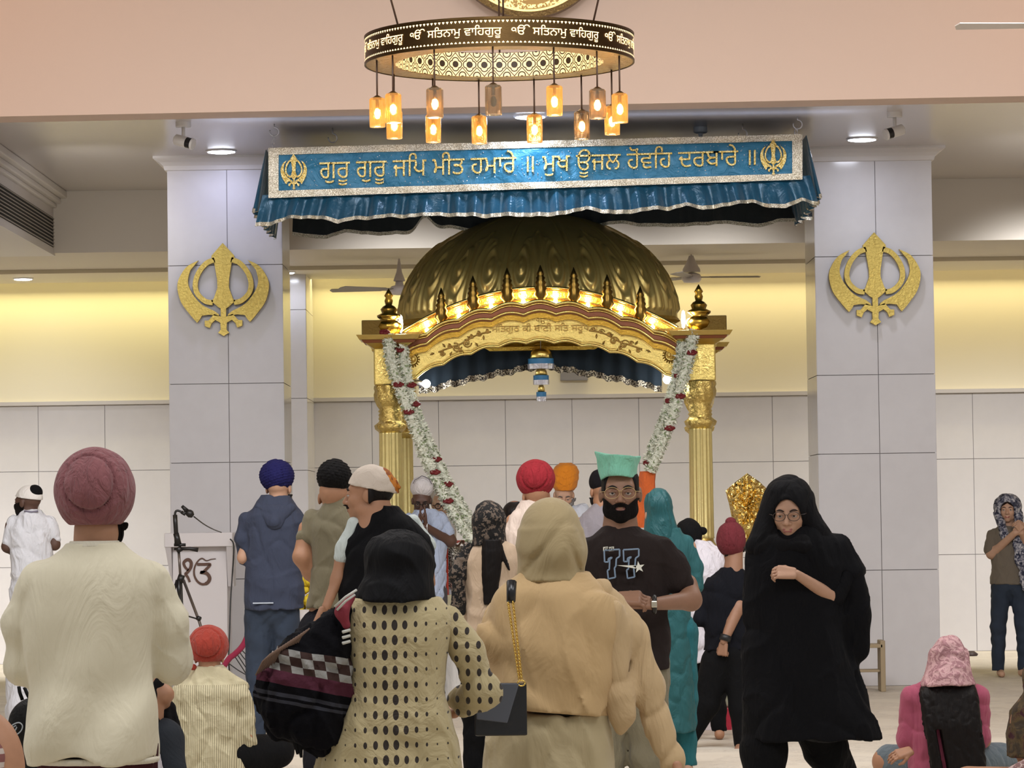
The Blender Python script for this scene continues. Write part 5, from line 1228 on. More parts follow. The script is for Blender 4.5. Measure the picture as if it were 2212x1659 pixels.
def bx_(P): 
    x,y,z=P; c=bag.p(1082,1532); return (np.maximum(np.maximum(np.abs(x-c[0])-bag.m(56)+.01,np.abs(y)-.045),np.abs(z-c[2])-bag.m(55)+.01)-.01)
bsh=Sh(bx_,bag.p(1020,1600,-.06),bag.p(1145,1465,.06)); bag.mesh('bag_body',bl,bsh,.005)
c=bag.p(1078,1520); MB().add([tuple(bag.p(1030,1474,-.058)),tuple(bag.p(1122,1474,-.058)),tuple(bag.p(1096,1560,-.062)),tuple(bag.p(1030,1552,-.062)),tuple(bag.p(1030,1474,-.04)),tuple(bag.p(1122,1474,-.04)),tuple(bag.p(1096,1560,-.045)),tuple(bag.p(1030,1552,-.045))],[(0,1,2,3),(7,6,5,4),(0,4,5,1),(1,5,6,2),(2,6,7,3),(3,7,4,0)]).build('flap',plain('grey_leather','#4d5058',.4),bag.o,bevel=.003)
MB().tube([tuple(bag.p(1105,1256,-.03)),tuple(bag.p(1104,1298,-.06))],[.016,.014],8).build('strap_pad',bl,bag.o,smooth=True)
gch=MB()
for (xa,ya,xb,yb) in ((1098,1302,1122,1468),(1108,1300,1127,1468)):
    for k in range(44):
        t=k/44; p=bag.p(xa+(xb-xa)*t,ya+(yb-ya)*t,-.075+.02*t); gch.tube([(p[0]+.0035*math.cos(a)*(1 if k%2 else .4),p[1]+.0035*math.cos(a)*(.4 if k%2 else 1),p[2]+.005*math.sin(a)) for a in [2*PI*i/8 for i in range(9)]],.0013,5,cap=False)
gch.build('chain',plain('gold_chain','#e2bd62',.25,1),bag.o,smooth=True)
MB().tube([tuple(bag.p(1126+8*math.cos(a),1474+6*math.sin(a),-.055)) for a in [2*PI*i/14 for i in range(15)]],.0025,6).build('ring',plain('gold_chain','#e2bd62',.25,1),bag.o,smooth=True)

# man in dark T-shirt with mint kerchief, facing camera
f=Fig('person facing forward in a dark brown T-shirt, mint kerchief and beard',1345,14.2)
hd=f.headat(1340,1066,178,2,1.05)
foreR=[f.c(1485,1262,0,22,1492,1295,-.05,22),f.c(1490,1296,-.05,21,1402,1302,-.24,13)]; foreL=[f.c(1250,1262,0,22,1238,1295,-.05,22),f.c(1238,1296,-.05,21,1320,1290,-.26,13)]
h1=hand(f.p(1402,1300,-.25),(-1,-.15,.10),(.1,-.6,.75),1,(40,45,30),1.0); h2=hand(f.p(1328,1290,-.27),(1,-.1,.0),(-.1,-.6,.75),-1,(35,45,30),1.0)
f.body(SK2,union([hd,f.c(1340,1110,.02,33,1340,1150,.02,40)],.02),union(core(f,1.72)+foreR+foreL+f.legs(1.72,face=-1),.03),[h1,h2])
f.eyes(); f.brows('#17100d',.006); f.lips('#7d4d44'); f.glasses('#b99a6a',.026,.0014); f.beard('#120d0b',.62,.0065)
f.mesh('hair',HAIR,f.onhead(lambda P:np.maximum(np.maximum(-(P[2]-.004-.9*(P[1]-.045).clip(0)),P[1]-.050),np.abs(P[0])-.0745),.006),.004)
mt=cloth('dark_tee','#2a2220',.1,9,.4,.95); tor=f.l([(1446,1262,1450,.125,-.01),(1400,1258,1448,.128,-.01),(1318,1254,1442,.12,-.01),(1250,1250,1440,.12,-.005),(1200,1246,1444,.12,0),(1175,1250,1438,.11,0),(1158,1270,1418,.09,0),(1148,1290,1396,.075,0.01),(1136,1302,1376,.062,.015)],2.4)
sl=[f.c(1262,1190,0,26,1242,1225,.0,31,.9),f.c(1242,1225,0,31,1240,1262,-.02,29,.9),f.c(1430,1185,0,26,1456,1222,.0,31,.9),f.c(1456,1222,0,31,1470,1256,-.02,30,.9)]
f.mesh('t_shirt',mt,warp(union([tor]+sl,.025),folds(.004,(.4,.3,1),32,41,5,1.5)),.0075)
kc=cloth('mint_kerchief','#7fc2a6',.10,18,.7,.85)
def kf(P):
    x,y,z=P; c=f.p(1335,1012,0); X_=(x-c[0]); Z_=(z-c[2]); rx=f.m(43)+.012*np.clip(Z_/.06,-1,1); d=(np.sqrt((X_/rx)**2+((y-.01)/.112)**2)-1)*.08
    topz=f.m(27)-.010*(X_/.08)+.005*np.abs(X_/.08)**2; bot=f.m(-14)-.26*0+ -3.3*X_**2*1.0-.0+.0*y; back=-.05*(y>.03); d=np.maximum(d,Z_-topz); d=np.maximum(d,(bot+back)-Z_); return d+.003*nz(P,45,3)
f.mesh('kerchief',kc,Sh(kf,f.p(1280,1070,-.13),f.p(1396,972,.15)),.0045)
f.trousers(cloth('khaki_trousers','#7d745c'),1.72,-1,w=1.05)
mw=plain('watch_steel','#c9c2ae',.25,.9); w0=f.p(1402,1302,-.245); MB().tube([(w0[0]+.012,w0[1]+.03*math.cos(a),w0[2]+.031*math.sin(a)) for a in [2*PI*i/20 for i in range(21)]],.010,8,cap=False).build('watch_strap',plain('watch_black','#16130f',.4),f.o,smooth=True)
MB().box((w0[0]-.002,w0[1]-.040,w0[2]-.013),(w0[0]+.022,w0[1]-.028,w0[2]+.015)).build('watch_face',mw,f.o,bevel=.004)
# print on the shirt
gl=plain('print_blue','#7f93a8',.6); gw=plain('print_white','#e4e2d2',.6); yf=-.150
mb=MB(); 
def seg(a,b,m,w=.0035,y=yf): mb.tube([tuple(f.p(*a,y)),tuple(f.p(*b,y))],w,5,m)
for ox in (0,41):
    q=[(1303,1188),(1336,1186),(1336,1201),(1329,1206),(1328,1222),(1325,1226),(1327,1246),(1312,1249),(1310,1231),(1314,1229),(1315,1207),(1320,1204),(1319,1203),(1312,1206),(1312,1213),(1304,1213)]
    q=[(x+ox,y-(1 if ox else 0)) for x,y in q]
    for i in range(len(q)): seg(q[i],q[(i+1)%len(q)],0)
st=[]
for k in range(10):
    a=R(90+36*k+8); r=13 if k%2==0 else 5.2; st.append((1377+r*math.cos(a),1224-r*math.sin(a)))
mb.prism([[st]],lambda x,y:Vector(f.p(x,y,yf-.004)),Vector((0,.012,0)),1)
mb.prism([[[(1330,1220),(1372,1220),(1370,1227)]]],lambda x,y:Vector(f.p(x,y,yf-.004)),Vector((0,.012,0)),1)
for (a0_,a1_) in ((1301,1311),(1313,1324)): mb.prism([[[(a0_,1181),(a1_,1180),(a1_,1189),(a0_,1190)]]],lambda x,y:Vector(f.p(x,y,yf)),Vector((0,.012,0)),1)
g=text_polys('GIG'); gb=bbox(g); mb.prism(g,lambda x,y:Vector(f.p(1303+20*(x-gb[0])/(gb[1]-gb[0]),1188-6*(y-gb[2])/(gb[3]-gb[2]),yf-.003)),Vector((0,.008,0)),2)
mb.build('shirt_print',[gl,gw,mt],f.o)

# woman in black walking, facing camera
f=Fig('person walking forward in long black tunic, black headscarf and glasses, hand at chest',1740,17.1)
hd=f.headat(1706,1106,166,-10,1.14,dy=-.02)
mbk=cloth('black_tunic','#06060a',.25,8,.5,.85)
arm=[f.c(1812,1200,0,16,1800,1290,-.03,17),f.c(1800,1292,-.06,17,1712,1238,-.20,10)]
armL=[f.c(1640,1200,0,18,1632,1300,.02,16),f.c(1632,1300,.02,15,1650,1370,-.05,12)]
f.body(SK5,union([hd,f.c(1708,1140,.03,24,1712,1180,.03,30)],.02),union(core(f,1.68)+arm+armL+[f.c(1650,1500,.0,26,1650,1620,-.02,26),f.c(1650,1620,-.02,26,1650,1745,-.08,18),f.c(1740,1530,.0,26,1790,1625,.10,24),f.c(1790,1625,.10,24,1850,1720,.30,18)],.03),[hand(f.p(1712,1238,-.21),(-1,-.05,.1),(.1,-.75,.6),1,(35,50,35),.95),hand(f.p(1650,1372,-.06),(.1,-.2,-1),(0,-1,.2),-1)])
f.eyes(); f.brows('#2a1d18',.004); f.lips('#9a5d55'); f.glasses('#3a2c26',.024,.0014)
tor=f.l([(1596,1600,1912,.21,0),(1550,1602,1893,.20,0),(1480,1603,1862,.18,0),(1400,1604,1842,.16,0),(1320,1606,1828,.145,0),(1250,1606,1826,.14,0),(1200,1610,1828,.13,0),(1170,1622,1818,.115,0),(1150,1648,1795,.10,0),(1138,1670,1770,.08,.01)],2.3)
cape=[f.c(1812,1180,0,26,1838,1240,0,30,.9),f.c(1838,1240,0,30,1850,1330,.02,28,.8),f.c(1850,1330,.02,28,1856,1405,.03,25,.7)]
f.mesh('tunic',mbk,warp(union([tor]+cape,.03),folds(.007,(1,.2,-.15),26,51,4,1.4),.015),.009)
fs_=union([f.c(1825,1240,-.02,24,1800,1288,-.05,24)],.01); f.mesh('right_sleeve',mbk,fs_,.008)
hood=union([f.e(1705,1092,.02,59,.15,67),f.c(1668,1110,0,28,1644,1180,-.02,34),f.c(1742,1115,0,26,1770,1172,-.02,32),f.c(1690,1178,-.05,34,1730,1178,-.05,34)],.04)
def hole(P):
    v=f.hM.inverted(); c=f.hc; x,y,z=[P[i]-c[i] for i in range(3)]; q=[v[i][0]*x+v[i][1]*y+v[i][2]*z for i in range(3)]
    return -np.maximum((np.sqrt((q[0]/.070)**2+((q[2]+.020)/.098)**2)-1)*.06,-(q[1]-.0))
f.mesh('headscarf',cloth('black_scarf','#08070a',.2,10,.5,.8),cut(warp(hood,folds(.004,(.7,.2,1),40,53)),hole),.006)
f.mesh('trousers',cloth('black_trousers','#08080a'),warp(union([f.c(1650,1500,.0,46,1650,1620,-.02,50),f.c(1650,1620,-.02,50,1650,1745,-.08,36),f.c(1740,1530,.0,48,1790,1625,.10,46),f.c(1790,1625,.10,46,1850,1720,.30,30)],.03),folds(.004,(1,0,.4),30,55)),.010)

# boy in maroon patka, walking
f=Fig('boy striding to the left in a black T-shirt and maroon patka with a black wristband',1560,21.7)
hd=f.headat(1584,1182,30,-6,.86); nb=cloth('navy_black_tee','#0b0c13',.2,9,.4,.9)
arm=[f.c(1602,1262,0,16,1594,1310,-.06,14),f.c(1594,1310,-.08,14,1561,1384,-.14,9)]
ft=[f.c(1480,1622,.05,9,1462,1626,-.0,7),RC(f.p(1600,1612,0),f.p(1592,1619,-.08),.03,.026)]
f.body(SK2,union([hd,f.c(1583,1212,0,16,1580,1240,0,20)],.02),union([f.e(1560,1290,0,36,.09,50),f.c(1558,1340,0,32,1568,1430,0,32)]+arm+[f.c(1560,1440,0,22,1520,1540,.05,18),f.c(1520,1540,.05,18,1478,1616,.08,11),f.c(1590,1440,0,22,1602,1600,0,12)]+ft,.03),[hand(f.p(1561,1386,-.14),(-.15,0,-1),(-.5,-.8,0),1,(75,80,50),.85)])
f.mesh('t_shirt',nb,warp(union([f.l([(1404,1520,1622,.115,0),(1350,1522,1622,.11,0),(1300,1518,1626,.11,0),(1262,1522,1626,.105,0),(1240,1540,1615,.09,0),(1226,1560,1602,.07,0)],2.3),f.c(1538,1258,0,14,1522,1300,0,16),f.c(1522,1300,0,16,1512,1338,-.02,15),f.c(1612,1256,0,18,1600,1296,-.03,19)],.02),folds(.004,(.4,.2,1),35,61)),.008)
f.turban(cloth('maroon_patka','#651b24',.1,40,.4),1580,1165,32,41,.11,'plain',h=.006); f.mesh('topknot',cloth('maroon_patka','#651b24'),f.e(1578,1127,-.02,12,.03,10),.005)
f.mesh('hair',HAIR,f.onhead(lambda P:np.maximum(-(P[2]+.07),P[1]-.02)+0*P[0],.006),.006)
f.mesh('trousers',cloth('black_trousers','#08080a'),union([f.e(1572,1410,0,44,.12,34),f.c(1550,1430,0,36,1525,1520,.04,30),f.c(1525,1520,.04,30,1482,1610,.08,19),f.c(1592,1430,0,34,1602,1530,0,26),f.c(1602,1530,0,26,1604,1604,0,19)],.03),.009)
MB().tube([tuple(f.p(1566,1371,-.132)),tuple(f.p(1562,1383,-.138))],[.037,.036],16).build('wristband',plain('band_black','#0c0b0d',.5),f.o,smooth=True)

# woman in teal, from behind
f=Fig('person in a teal salwar suit and teal headscarf, seen from behind beside the dark T-shirt',1440,19.5)
tl=cloth('teal_cloth','#1a5558',.12,10,.5,.75); hd=f.headat(1422,1112,10,0,.90)
f.body(SK5,hd,union(core(f,1.62)+[f.c(1490,1180,0,14,1500,1262,-.02,13),f.c(1500,1262,-.02,12,1470,1300,.15,9)]+f.legs(1.62),.03),[hand(f.p(1468,1300,.15),(-.6,.6,0),(0,.3,1),1)])
f.mesh('kameez',tl,warp(union([f.l([(1580,1392,1504,.16,0),(1487,1396,1500,.15,0),(1400,1398,1496,.14,0),(1318,1398,1490,.13,0),(1260,1396,1494,.12,0),(1200,1392,1496,.11,0),(1165,1398,1484,.10,0),(1140,1408,1465,.08,0)],2.3),f.c(1482,1172,0,17,1500,1225,0,18),f.c(1500,1225,0,18,1504,1268,-.02,16)],.02),folds(.0035,(1,.1,.1),48,63,4,1.5,hi=1.2)),.008)
f.mesh('dupatta',cloth('teal_scarf','#165458',.12,14,.6,.5),warp(union([f.e(1422,1090,0,30,.11,36),f.l([(1190,1392,1470,.12,0),(1150,1390,1466,.11,0),(1110,1393,1455,.105,0),(1085,1396,1446,.09,0)],2.2)],.02),folds(.004,(1,0,.6),40,65)),.007)
f.trousers(cloth('teal_salwar','#1b5f66'),1.6,1)

# bending person in white, black head covering
f=Fig('person in white bending forward with a black head covering behind the teal woman',1515,22.5)
hd=f.headat(1492,1166,20,-40,.95,dy=.1); ws=cloth('white_shirt','#cfc9cf',.05,12,.6,.85)
f.body(SK1,hd,union(core(f,1.45)+[f.c(1545,1200,0,12,1556,1290,.02,11),f.c(1556,1290,.02,11,1520,1310,.2,8)]+f.legs(1.45),.03),[hand(f.p(1518,1310,.2),(-.6,.6,-.2),(0,.3,1),1)])
f.mesh('kurta',ws,warp(union([f.l([(1430,1478,1556,.15,0),(1340,1480,1554,.14,0),(1270,1482,1560,.13,0),(1220,1486,1566,.12,0),(1190,1490,1556,.10,.03),(1168,1496,1535,.08,.08)],2.3),f.c(1548,1195,0,13,1562,1250,0,13)],.02),folds(.006,(.6,.2,1),45,67)),.008)
f.turban(cloth('black_cloth_cap','#09090b'),1490,1152,29,33,.135,'round',dy=.1); f.mesh('knot',cloth('black_cloth_cap','#09090b'),f.e(1518,1147,.06,11,.03,9),.005)
f.trousers(cloth('black_trousers','#08080a'),1.4,1)

# man in grey shirt with black cap
f=Fig('person in grey shirt and black cap seen from behind between orange turban and mint kerchief',1292,24.0)
hd=f.headat(1300,1062,15,0,1.0); f.body(SK1,hd,union(core(f,1.70)+[f.c(1255,1130,0,13,1245,1210,0,12),f.c(1335,1130,0,13,1345,1210,0,12)]+f.legs(1.7),.03))
f.mesh('shirt',cloth('grey_shirt','#8b858b',.06,12,.4),warp(f.l([(1340,1246,1345,.13,0),(1200,1244,1350,.13,0),(1130,1244,1348,.12,0),(1108,1258,1335,.10,0),(1094,1276,1324,.08,0),(1086,1284,1318,.07,0)],2.3),folds(.004,(.5,.2,1),40,71)),.009)
f.turban(cloth('black_cap','#141216',.1,30,.3),1301,1040,28,29,.115,'plain',h=.006); f.mesh('beard',HAIR,f.onhead(lambda P:np.maximum(P[2]+.04,-(P[1]))+0*P[0],.014),.007)
f.trousers(cloth('grey_trousers','#4a474a'),1.68,1)

# granthi seated behind the book, facing camera
f=Fig('bearded person in orange turban and white shirt looking down, facing forward under the shrine',1222,28.3)
hd=f.headat(1218,1070,180,-22,1.02)
f.body(SK3,hd,union([EL(f.p(1222,1150),(.15,.10,.22)),f.c(1190,1125,0,11,1180,1175,-.1,10),f.c(1180,1175,-.1,10,1205,1180,-.3,8),f.c(1255,1125,0,11,1262,1175,-.1,10),f.c(1262,1175,-.1,10,1235,1180,-.3,8)],.03),[hand(f.p(1207,1180,-.3),(.4,-.8,0),(0,.2,1),1),hand(f.p(1233,1180,-.3),(-.4,-.8,0),(0,.2,1),-1)])
f.eyes(); f.brows('#5d5753'); f.lips()
f.mesh('turban',cloth('orange_turban','#e58a1c',.06,30,.4),warp(f.l([(1060,1200,1240,.11,0),(1052,1194,1246,.125,0),(1035,1190,1250,.135,0),(1018,1192,1251,.135,0),(1006,1200,1245,.12,0),(1000,1210,1234,.08,0)],2.3),lambda P:.004*(((18*(P[2]-.45*np.abs(P[0]))))%1-.5)),.006); f.mesh('beard',cloth('grey_beard','#8b8784',.3,40,.9),union([f.onhead(lambda P:np.maximum(np.maximum(P[2]+.052-.5*(np.abs(P[0])-.03).clip(0),-(P[1]-.0)),-(np.sqrt((P[0]/.021)**2+((P[2]+.064)/.008)**2)-1)*.01),.016),place(EL((0,.06,-.125),(.05,.035,.05)),f.hc,f.hM)],.02),.006)
f.mesh('kurta',cloth('white_kurta','#d6dae4',.05,12,.5),warp(union([EL(f.p(1222,1160),(.22,.14,.28)),f.c(1180,1115,0,14,1172,1180,-.08,14),f.c(1258,1100,0,14,1272,1180,-.08,14)],.03),folds(.005,(.5,.2,1),40,73)),.009)
f.mesh('lap_cloth',cloth('white_kurta','#d6dae4'),union([EL(f.p(1222,1205),(.42,.30,.16))],.02),.02)

# man in red turban
f=Fig('person in a deep red turban and pale cream kurta seen from behind',1150,21.0)
hd=f.headat(1158,1072,8,0,1.0); f.body(SK1,hd,union(core(f,1.74)+[f.c(1108,1125,0,15,1100,1220,0,13),f.c(1200,1125,0,15,1208,1220,0,13)]+f.legs(1.74),.03))
f.mesh('kurta',cloth('pale_kurta','#cfbcae',.05,8,.6,.85),warp(f.l([(1420,1090,1210,.16,0),(1300,1092,1212,.15,0),(1200,1088,1216,.14,0),(1140,1088,1220,.13,0),(1110,1100,1205,.11,0),(1094,1118,1188,.09,0),(1082,1132,1180,.07,0)],2.3),folds(.006,(1,.1,.7),34,75)),.009)
f.turban(cloth('red_turban','#8e1622',.08,26,.5),1157,1034,41,41,.14,'back',h=.006,seed=4,a0=.78); f.trousers(cloth('pale_trousers','#b9aca2'),1.72,1)
f.mesh('beard',HAIR,f.onhead(lambda P:np.maximum(P[2]+.03,-(P[1]+.01))+0*P[0],.012),.007)

# woman in black lace scarf with long black hair
f=Fig('person in a black lace headscarf and beige top with long black hair, seen from behind',1055,18.4)
t=NT('black_lace'); n=t.noise(38,3,.6); n2=t.noise(90,2); t.set(color=t.mix((n*.7+n2*.3).gt(.53),lin('#12100f'),lin('#6a5c50')),rough=.9); t.bump(n,.5,.01); LACE=t.m
hd=f.headat(1056,1138,0,0,.98); bt=cloth('beige_top','#c2a98e',.06,9,.5,.85)
f.body(SK1,hd,union(core(f,1.58)+[f.c(1012,1205,0,15,1002,1290,0,13),f.c(1100,1205,0,15,1112,1270,0,13)]+f.legs(1.58),.03))
f.mesh('top',bt,warp(union([f.l([(1362,1004,1118,.13,0),(1330,1002,1118,.13,0),(1270,1008,1112,.12,0),(1210,1004,1118,.12,0),(1185,1016,1108,.11,0),(1168,1032,1092,.085,0)],2.3),f.c(1018,1195,0,17,1008,1290,0,14),f.c(1100,1190,0,17,1116,1230,.02,16)],.02),folds(.006,(.3,.1,1),40,77,5,1.6,hi=1.15)),.008)
f.mesh('headscarf',LACE,warp(union([f.e(1056,1120,0,36,.12,39),f.l([(1178,1020,1094,.11,0),(1150,1021,1092,.11,0),(1120,1022,1091,.11,0)],2.2)],.02),folds(.003,(1,0,1),50,79)),.006)
f.mesh('scarf_end',LACE,warp(union([f.c(1008,1185,-.03,14,990,1240,-.05,17,.7),f.c(990,1240,-.05,17,988,1320,-.05,16,.7)],.02),folds(.005,(1,0,.2),60,81)),.007)
f.mesh('hair',HAIR,warp(union([f.l([(1305,1046,1072,.02,-.12),(1240,1041,1082,.03,-.115),(1190,1040,1086,.04,-.10),(1165,1042,1084,.05,-.08)],2.2),f.c(1080,1185,-.10,7,1100,1230,-.11,3,.6)],.01),folds(.0008,(1,0,.1),150,83)),.006)
f.trousers(cloth('black_trousers','#08080a'),1.56,1)

# man in black vest with white and orange kerchief, profile
f=Fig('person in profile with white and orange kerchief, moustache and black top over white T-shirt',815,15.4)
hd=f.headat(797,1068,82,0,1.06)
f.body(SK1,union([hd,f.c(812,1100,.0,34,822,1150,0,42)],.02),union(core(f,1.74)+[f.c(742,1180,-.02,15,730,1250,-.03,13),f.c(730,1250,-.03,13,706,1312,-.08,10),f.c(915,1180,0,18,925,1260,0,16)]+f.legs(1.74),.03),[hand(f.p(704,1314,-.08),(-.3,-.3,-.8),(-.8,.5,0),1)])
f.eyes(); f.brows('#2a1c15'); f.lips('#8f5a4c'); f.stubble_moustache('#1d130f')
f.mesh('hair',HAIR,f.onhead(lambda P:np.maximum(np.maximum(-(P[2]+.045),P[1]+.012),P[2]-.03)+0*P[0],.006),.005)
f.mesh('vest',cloth('black_vest','#0a0a0d',.2,8,.5,.9),warp(f.l([(1300,734,938,.14,0),(1240,736,942,.14,0),(1195,740,942,.14,0),(1158,752,924,.125,0),(1130,766,900,.11,0),(1108,782,876,.09,.01),(1094,800,858,.07,.02)],2.4),lambda P:folds(.005,(.6,.2,1),28,85)(P)+.045*np.exp(-((P[0]-f.p(790,1128)[0])/.022)**2)*np.exp(-((P[2]-f.p(790,1122)[2])/.03)**2)*(P[1]<.05)),.0075)
f.mesh('t_shirt',cloth('white_tee','#c4cdc9',.06,14,.5),warp(union([f.c(765,1135,-.02,17,744,1185,-.03,18),f.c(742,1185,-.03,18,738,1200,-.03,17),f.c(890,1130,.05,18,925,1178,.06,16)],.02),folds(.003,(.4,0,1),60,87)),.006)
def kf2(P):
    v=f.hM.inverted(); c=f.hc; x,y,z=[P[i]-c[i] for i in range(3)]; q=[v[i][0]*x+v[i][1]*y+v[i][2]*z for i in range(3)]
    d=HEAD.fn((q[0]/1.06,q[1]/1.06,q[2]/1.06))*1.06-.012; r=q[2]-.048+.22*(-(q[1]-.09)).clip(0)+.0; return np.maximum(d,-(r))+.0015*nz(P,60,4)
ks=Sh(kf2,f.hc-np.array([.16,.16,.05]),f.hc+np.array([.16,.16,.17])); t=NT('white_orange_kerchief'); x,y,z=t.coords(); c=f.p(838,1035); m=(x+z*.55-(c[0]+c[2]*.55)+t.noise(20,3)*.03).gt(.022)
t.set(color=t.mix(m,lin('#cdbfb0'),t.mix(t.noise(40,3).gt(.5),lin('#c0741f'),lin('#8a4a1a'))),rough=.85); t.bump(t.noise(18,4,.6,dist=1),.6,.012)
f.mesh('kerchief',t.m,ks,.0055); f.mesh('kerchief_knot',t.m,warp(union([f.c(848,1040,0,10,862,1052,0,5),f.c(848,1044,0,9,858,1062,.01,4)],.01),folds(.002,(1,0,1),90,3)),.004)
f.trousers(cloth('dark_trousers','#1a1a20'),1.72,1)

# man in olive shirt with black turban
f=Fig('person in an olive shirt and black turban, seen from behind beside the navy hoodie',712,18.4)
hd=f.headat(722,1075,-10,0,1.02); f.body(SK1,hd,union(core(f,1.74)+[f.c(660,1140,0,15,652,1200,-.02,18),f.c(652,1205,-.04,18,668,1240,.02,12),f.c(668,1238,.02,14,705,1215,.2,10),f.c(780,1140,0,15,785,1220,0,13)]+f.legs(1.74),.03))
f.mesh('shirt',cloth('olive_shirt','#6f6750',.08,9,.4,.9),warp(union([f.l([(1312,662,790,.14,0),(1280,668,788,.14,0),(1200,674,786,.13,0),(1140,668,790,.13,0),(1112,676,780,.11,0),(1092,694,762,.09,0),(1075,704,752,.07,0)],2.3),f.c(676,1118,0,19,660,1160,-.01,20)],.025),folds(.005,(.4,.2,1),34,89)),.008)
f.turban(cloth('black_turban','#0c0a0a',.15,24,.4),722,1030,38,39,.135,'layers',h=.006,tilt=-6); f.trousers(cloth('dark_trousers','#1a1a20'),1.72,1)

# man in navy hoodie
f=Fig('person in a slate blue hoodie, jeans and navy turban, seen from behind',585,22.6)
hd=f.headat(602,1055,-12,0,1.0); f.body(SK5,hd,union(core(f,1.72)+[f.c(535,1130,0,14,526,1205,0,12),f.c(526,1205,0,12,560,1200,.25,9),f.c(640,1130,0,14,648,1205,0,12),f.c(648,1205,0,12,610,1200,.25,9)]+f.legs(1.72),.03),[hand(f.p(562,1199,.25),(.6,.6,0),(0,.2,1),-1),hand(f.p(608,1199,.25),(-.6,.6,0),(0,.2,1),1)])
hb=cloth('slate_hoodie','#2f3547',.08,8,.45,.9)
f.mesh('hoodie',hb,warp(union([f.l([(1316,528,656,.15,0),(1298,524,658,.155,0),(1240,530,654,.145,0),(1170,534,652,.14,0),(1120,528,654,.13,0),(1098,540,644,.11,0),(1082,556,634,.09,0),(1070,568,626,.075,0)],2.3),f.c(532,1122,0,18,524,1165,0,17),f.c(524,1165,0,17,530,1205,.03,16),f.c(530,1205,.03,15,560,1202,.25,12),f.c(638,1120,0,18,647,1165,0,17),f.c(647,1165,0,17,642,1205,.03,16),f.c(642,1205,.03,15,612,1202,.25,12)],.03),folds(.005,(.4,.2,1),30,91)),.0085)
f.mesh('hood',hb,warp(union([f.c(562,1098,-.06,12,595,1128,-.12,17,.8),f.c(628,1098,-.06,12,595,1128,-.12,17,.8),f.e(595,1110,-.07,36,.07,24)],.02),folds(.003,(1,0,1),50,93)),.007)
MB().box(tuple(f.p(550,1303,-.158)),tuple(f.p(594,1301,-.15)+np.array([0,0,.004]))).build('white_piping',plain('piping','#a9b0ba',.6),f.o)
f.turban(cloth('navy_turban','#1b1a4a',.12,24,.4),598,1028,38,36,.13,'layers',h=.006,seed=2); f.mesh('beard',HAIR,f.onhead(lambda P:np.maximum(P[2]+.04,-(P[1]))+0*P[0],.016),.007)
je=NT('denim'); x,y,z=je.coords(); n=je.noise(6,3); je.set(color=je.mix(n,lin('#1c2431'),lin('#323e50')),rough=.9); je.bump(je.noise(16,3),.5,.012); DENIM=je.m
f.trousers(DENIM,1.72,1,.10,0,w=1.02,name='jeans')

# praying man in white cap, facing camera
f=Fig('person in a white cap and pale blue shirt with palms pressed together before his face',915,27.5)
hd=f.headat(911,1082,180,-20,.98)
hz=[hand(f.p(909,1134,-.20),(.02,-.12,1),(-1,0,0),1,(3,3,3),.95),hand(f.p(921,1134,-.20),(-.02,-.12,1),(1,0,0),-1,(3,3,3),.95)]
f.body(SK4,hd,union(core(f,1.76)+[f.c(880,1125,0,13,872,1170,-.03,11),f.c(872,1170,-.03,11,909,1136,-.20,8),f.c(952,1125,0,13,975,1168,-.03,12),f.c(972,1170,-.03,11,922,1138,-.20,8)]+f.legs(1.76,face=-1),.03),hz)
f.eyes(); f.brows(); f.glasses('#1a1210',.023,.003)
f.turban(cloth('white_cap','#cfcaca',.04,30,.4),912,1053,25,25,.11,'plain',h=.006)
mb=MB(); mb.tube([tuple(f.p(x,y,-.10)) for x,y in ((893,1045),(897,1037),(905,1033),(912,1028),(920,1031),(928,1036),(933,1046))],.003,5); mb.build('cap_stitching',plain('stitch_grey','#56525a',.8),f.o,smooth=True)
f.mesh('shirt',cloth('pale_blue_shirt','#a9b5cc',.07,12,.6,.85),warp(union([f.l([(1310,876,962,.13,0),(1170,874,966,.13,0),(1130,876,968,.12,0),(1112,886,955,.10,0),(1100,896,938,.08,0)],2.3),f.c(884,1118,0,13,878,1150,-.02,14),f.c(950,1118,0,14,968,1152,-.02,15)],.02),folds(.005,(.5,.2,1),45,95)),.008)
f.trousers(cloth('grey_trousers','#4a474a'),1.74,-1)
MB().tube([(f.p(924,1138,-.2)[0]+.0,f.p(924,1138,-.2)[1]+.034*math.cos(a),f.p(924,1138,-.2)[2]+.034*math.sin(a)) for a in [2*PI*i/16 for i in range(17)]],.007,6).build('bracelet',plain('steel','#c8c8cc',.3,1),f.o,smooth=True)
# person with dark glasses behind him
f=Fig('person with dark-rimmed glasses half hidden behind the praying man and the garland',952,30.5)
hd=f.headat(952,1090,185,-8,.95); f.body(SK3,hd,union(core(f,1.62)+f.legs(1.62,face=-1),.03)); f.eyes(); f.brows(); f.lips(); f.glasses('#2a1012',.026,.004)
f.mesh('scarf',cloth('cream_scarf','#c9c2bd'),union([f.e(952,1080,.06,24,.09,28),f.l([(1240,922,984,.12,0),(1140,920,986,.12,0),(1116,930,976,.10,0.02)],2.2)],.02),.009); f.trousers(cloth('grey_trousers','#4a474a'),1.6,-1)
# dark head left of red turban
f=Fig('person with dark hair mostly hidden behind the shoulder of the cream kurta and red turban',1112,23.5)
hd=f.headat(1112,1118,0,0,1.0); f.body(SK2,hd,union(core(f,1.5)+f.legs(1.5),.03)); f.mesh('hair',HAIR,f.e(1112,1108,-.01,27,.11,26),.008)
f.mesh('top',cloth('navy_black_tee','#0b0c13'),f.l([(1320,1070,1150,.12,0),(1175,1068,1152,.12,0),(1150,1085,1138,.09,0)],2.3),.01); f.trousers(cloth('dark_trousers','#1a1a20'),1.5,1)

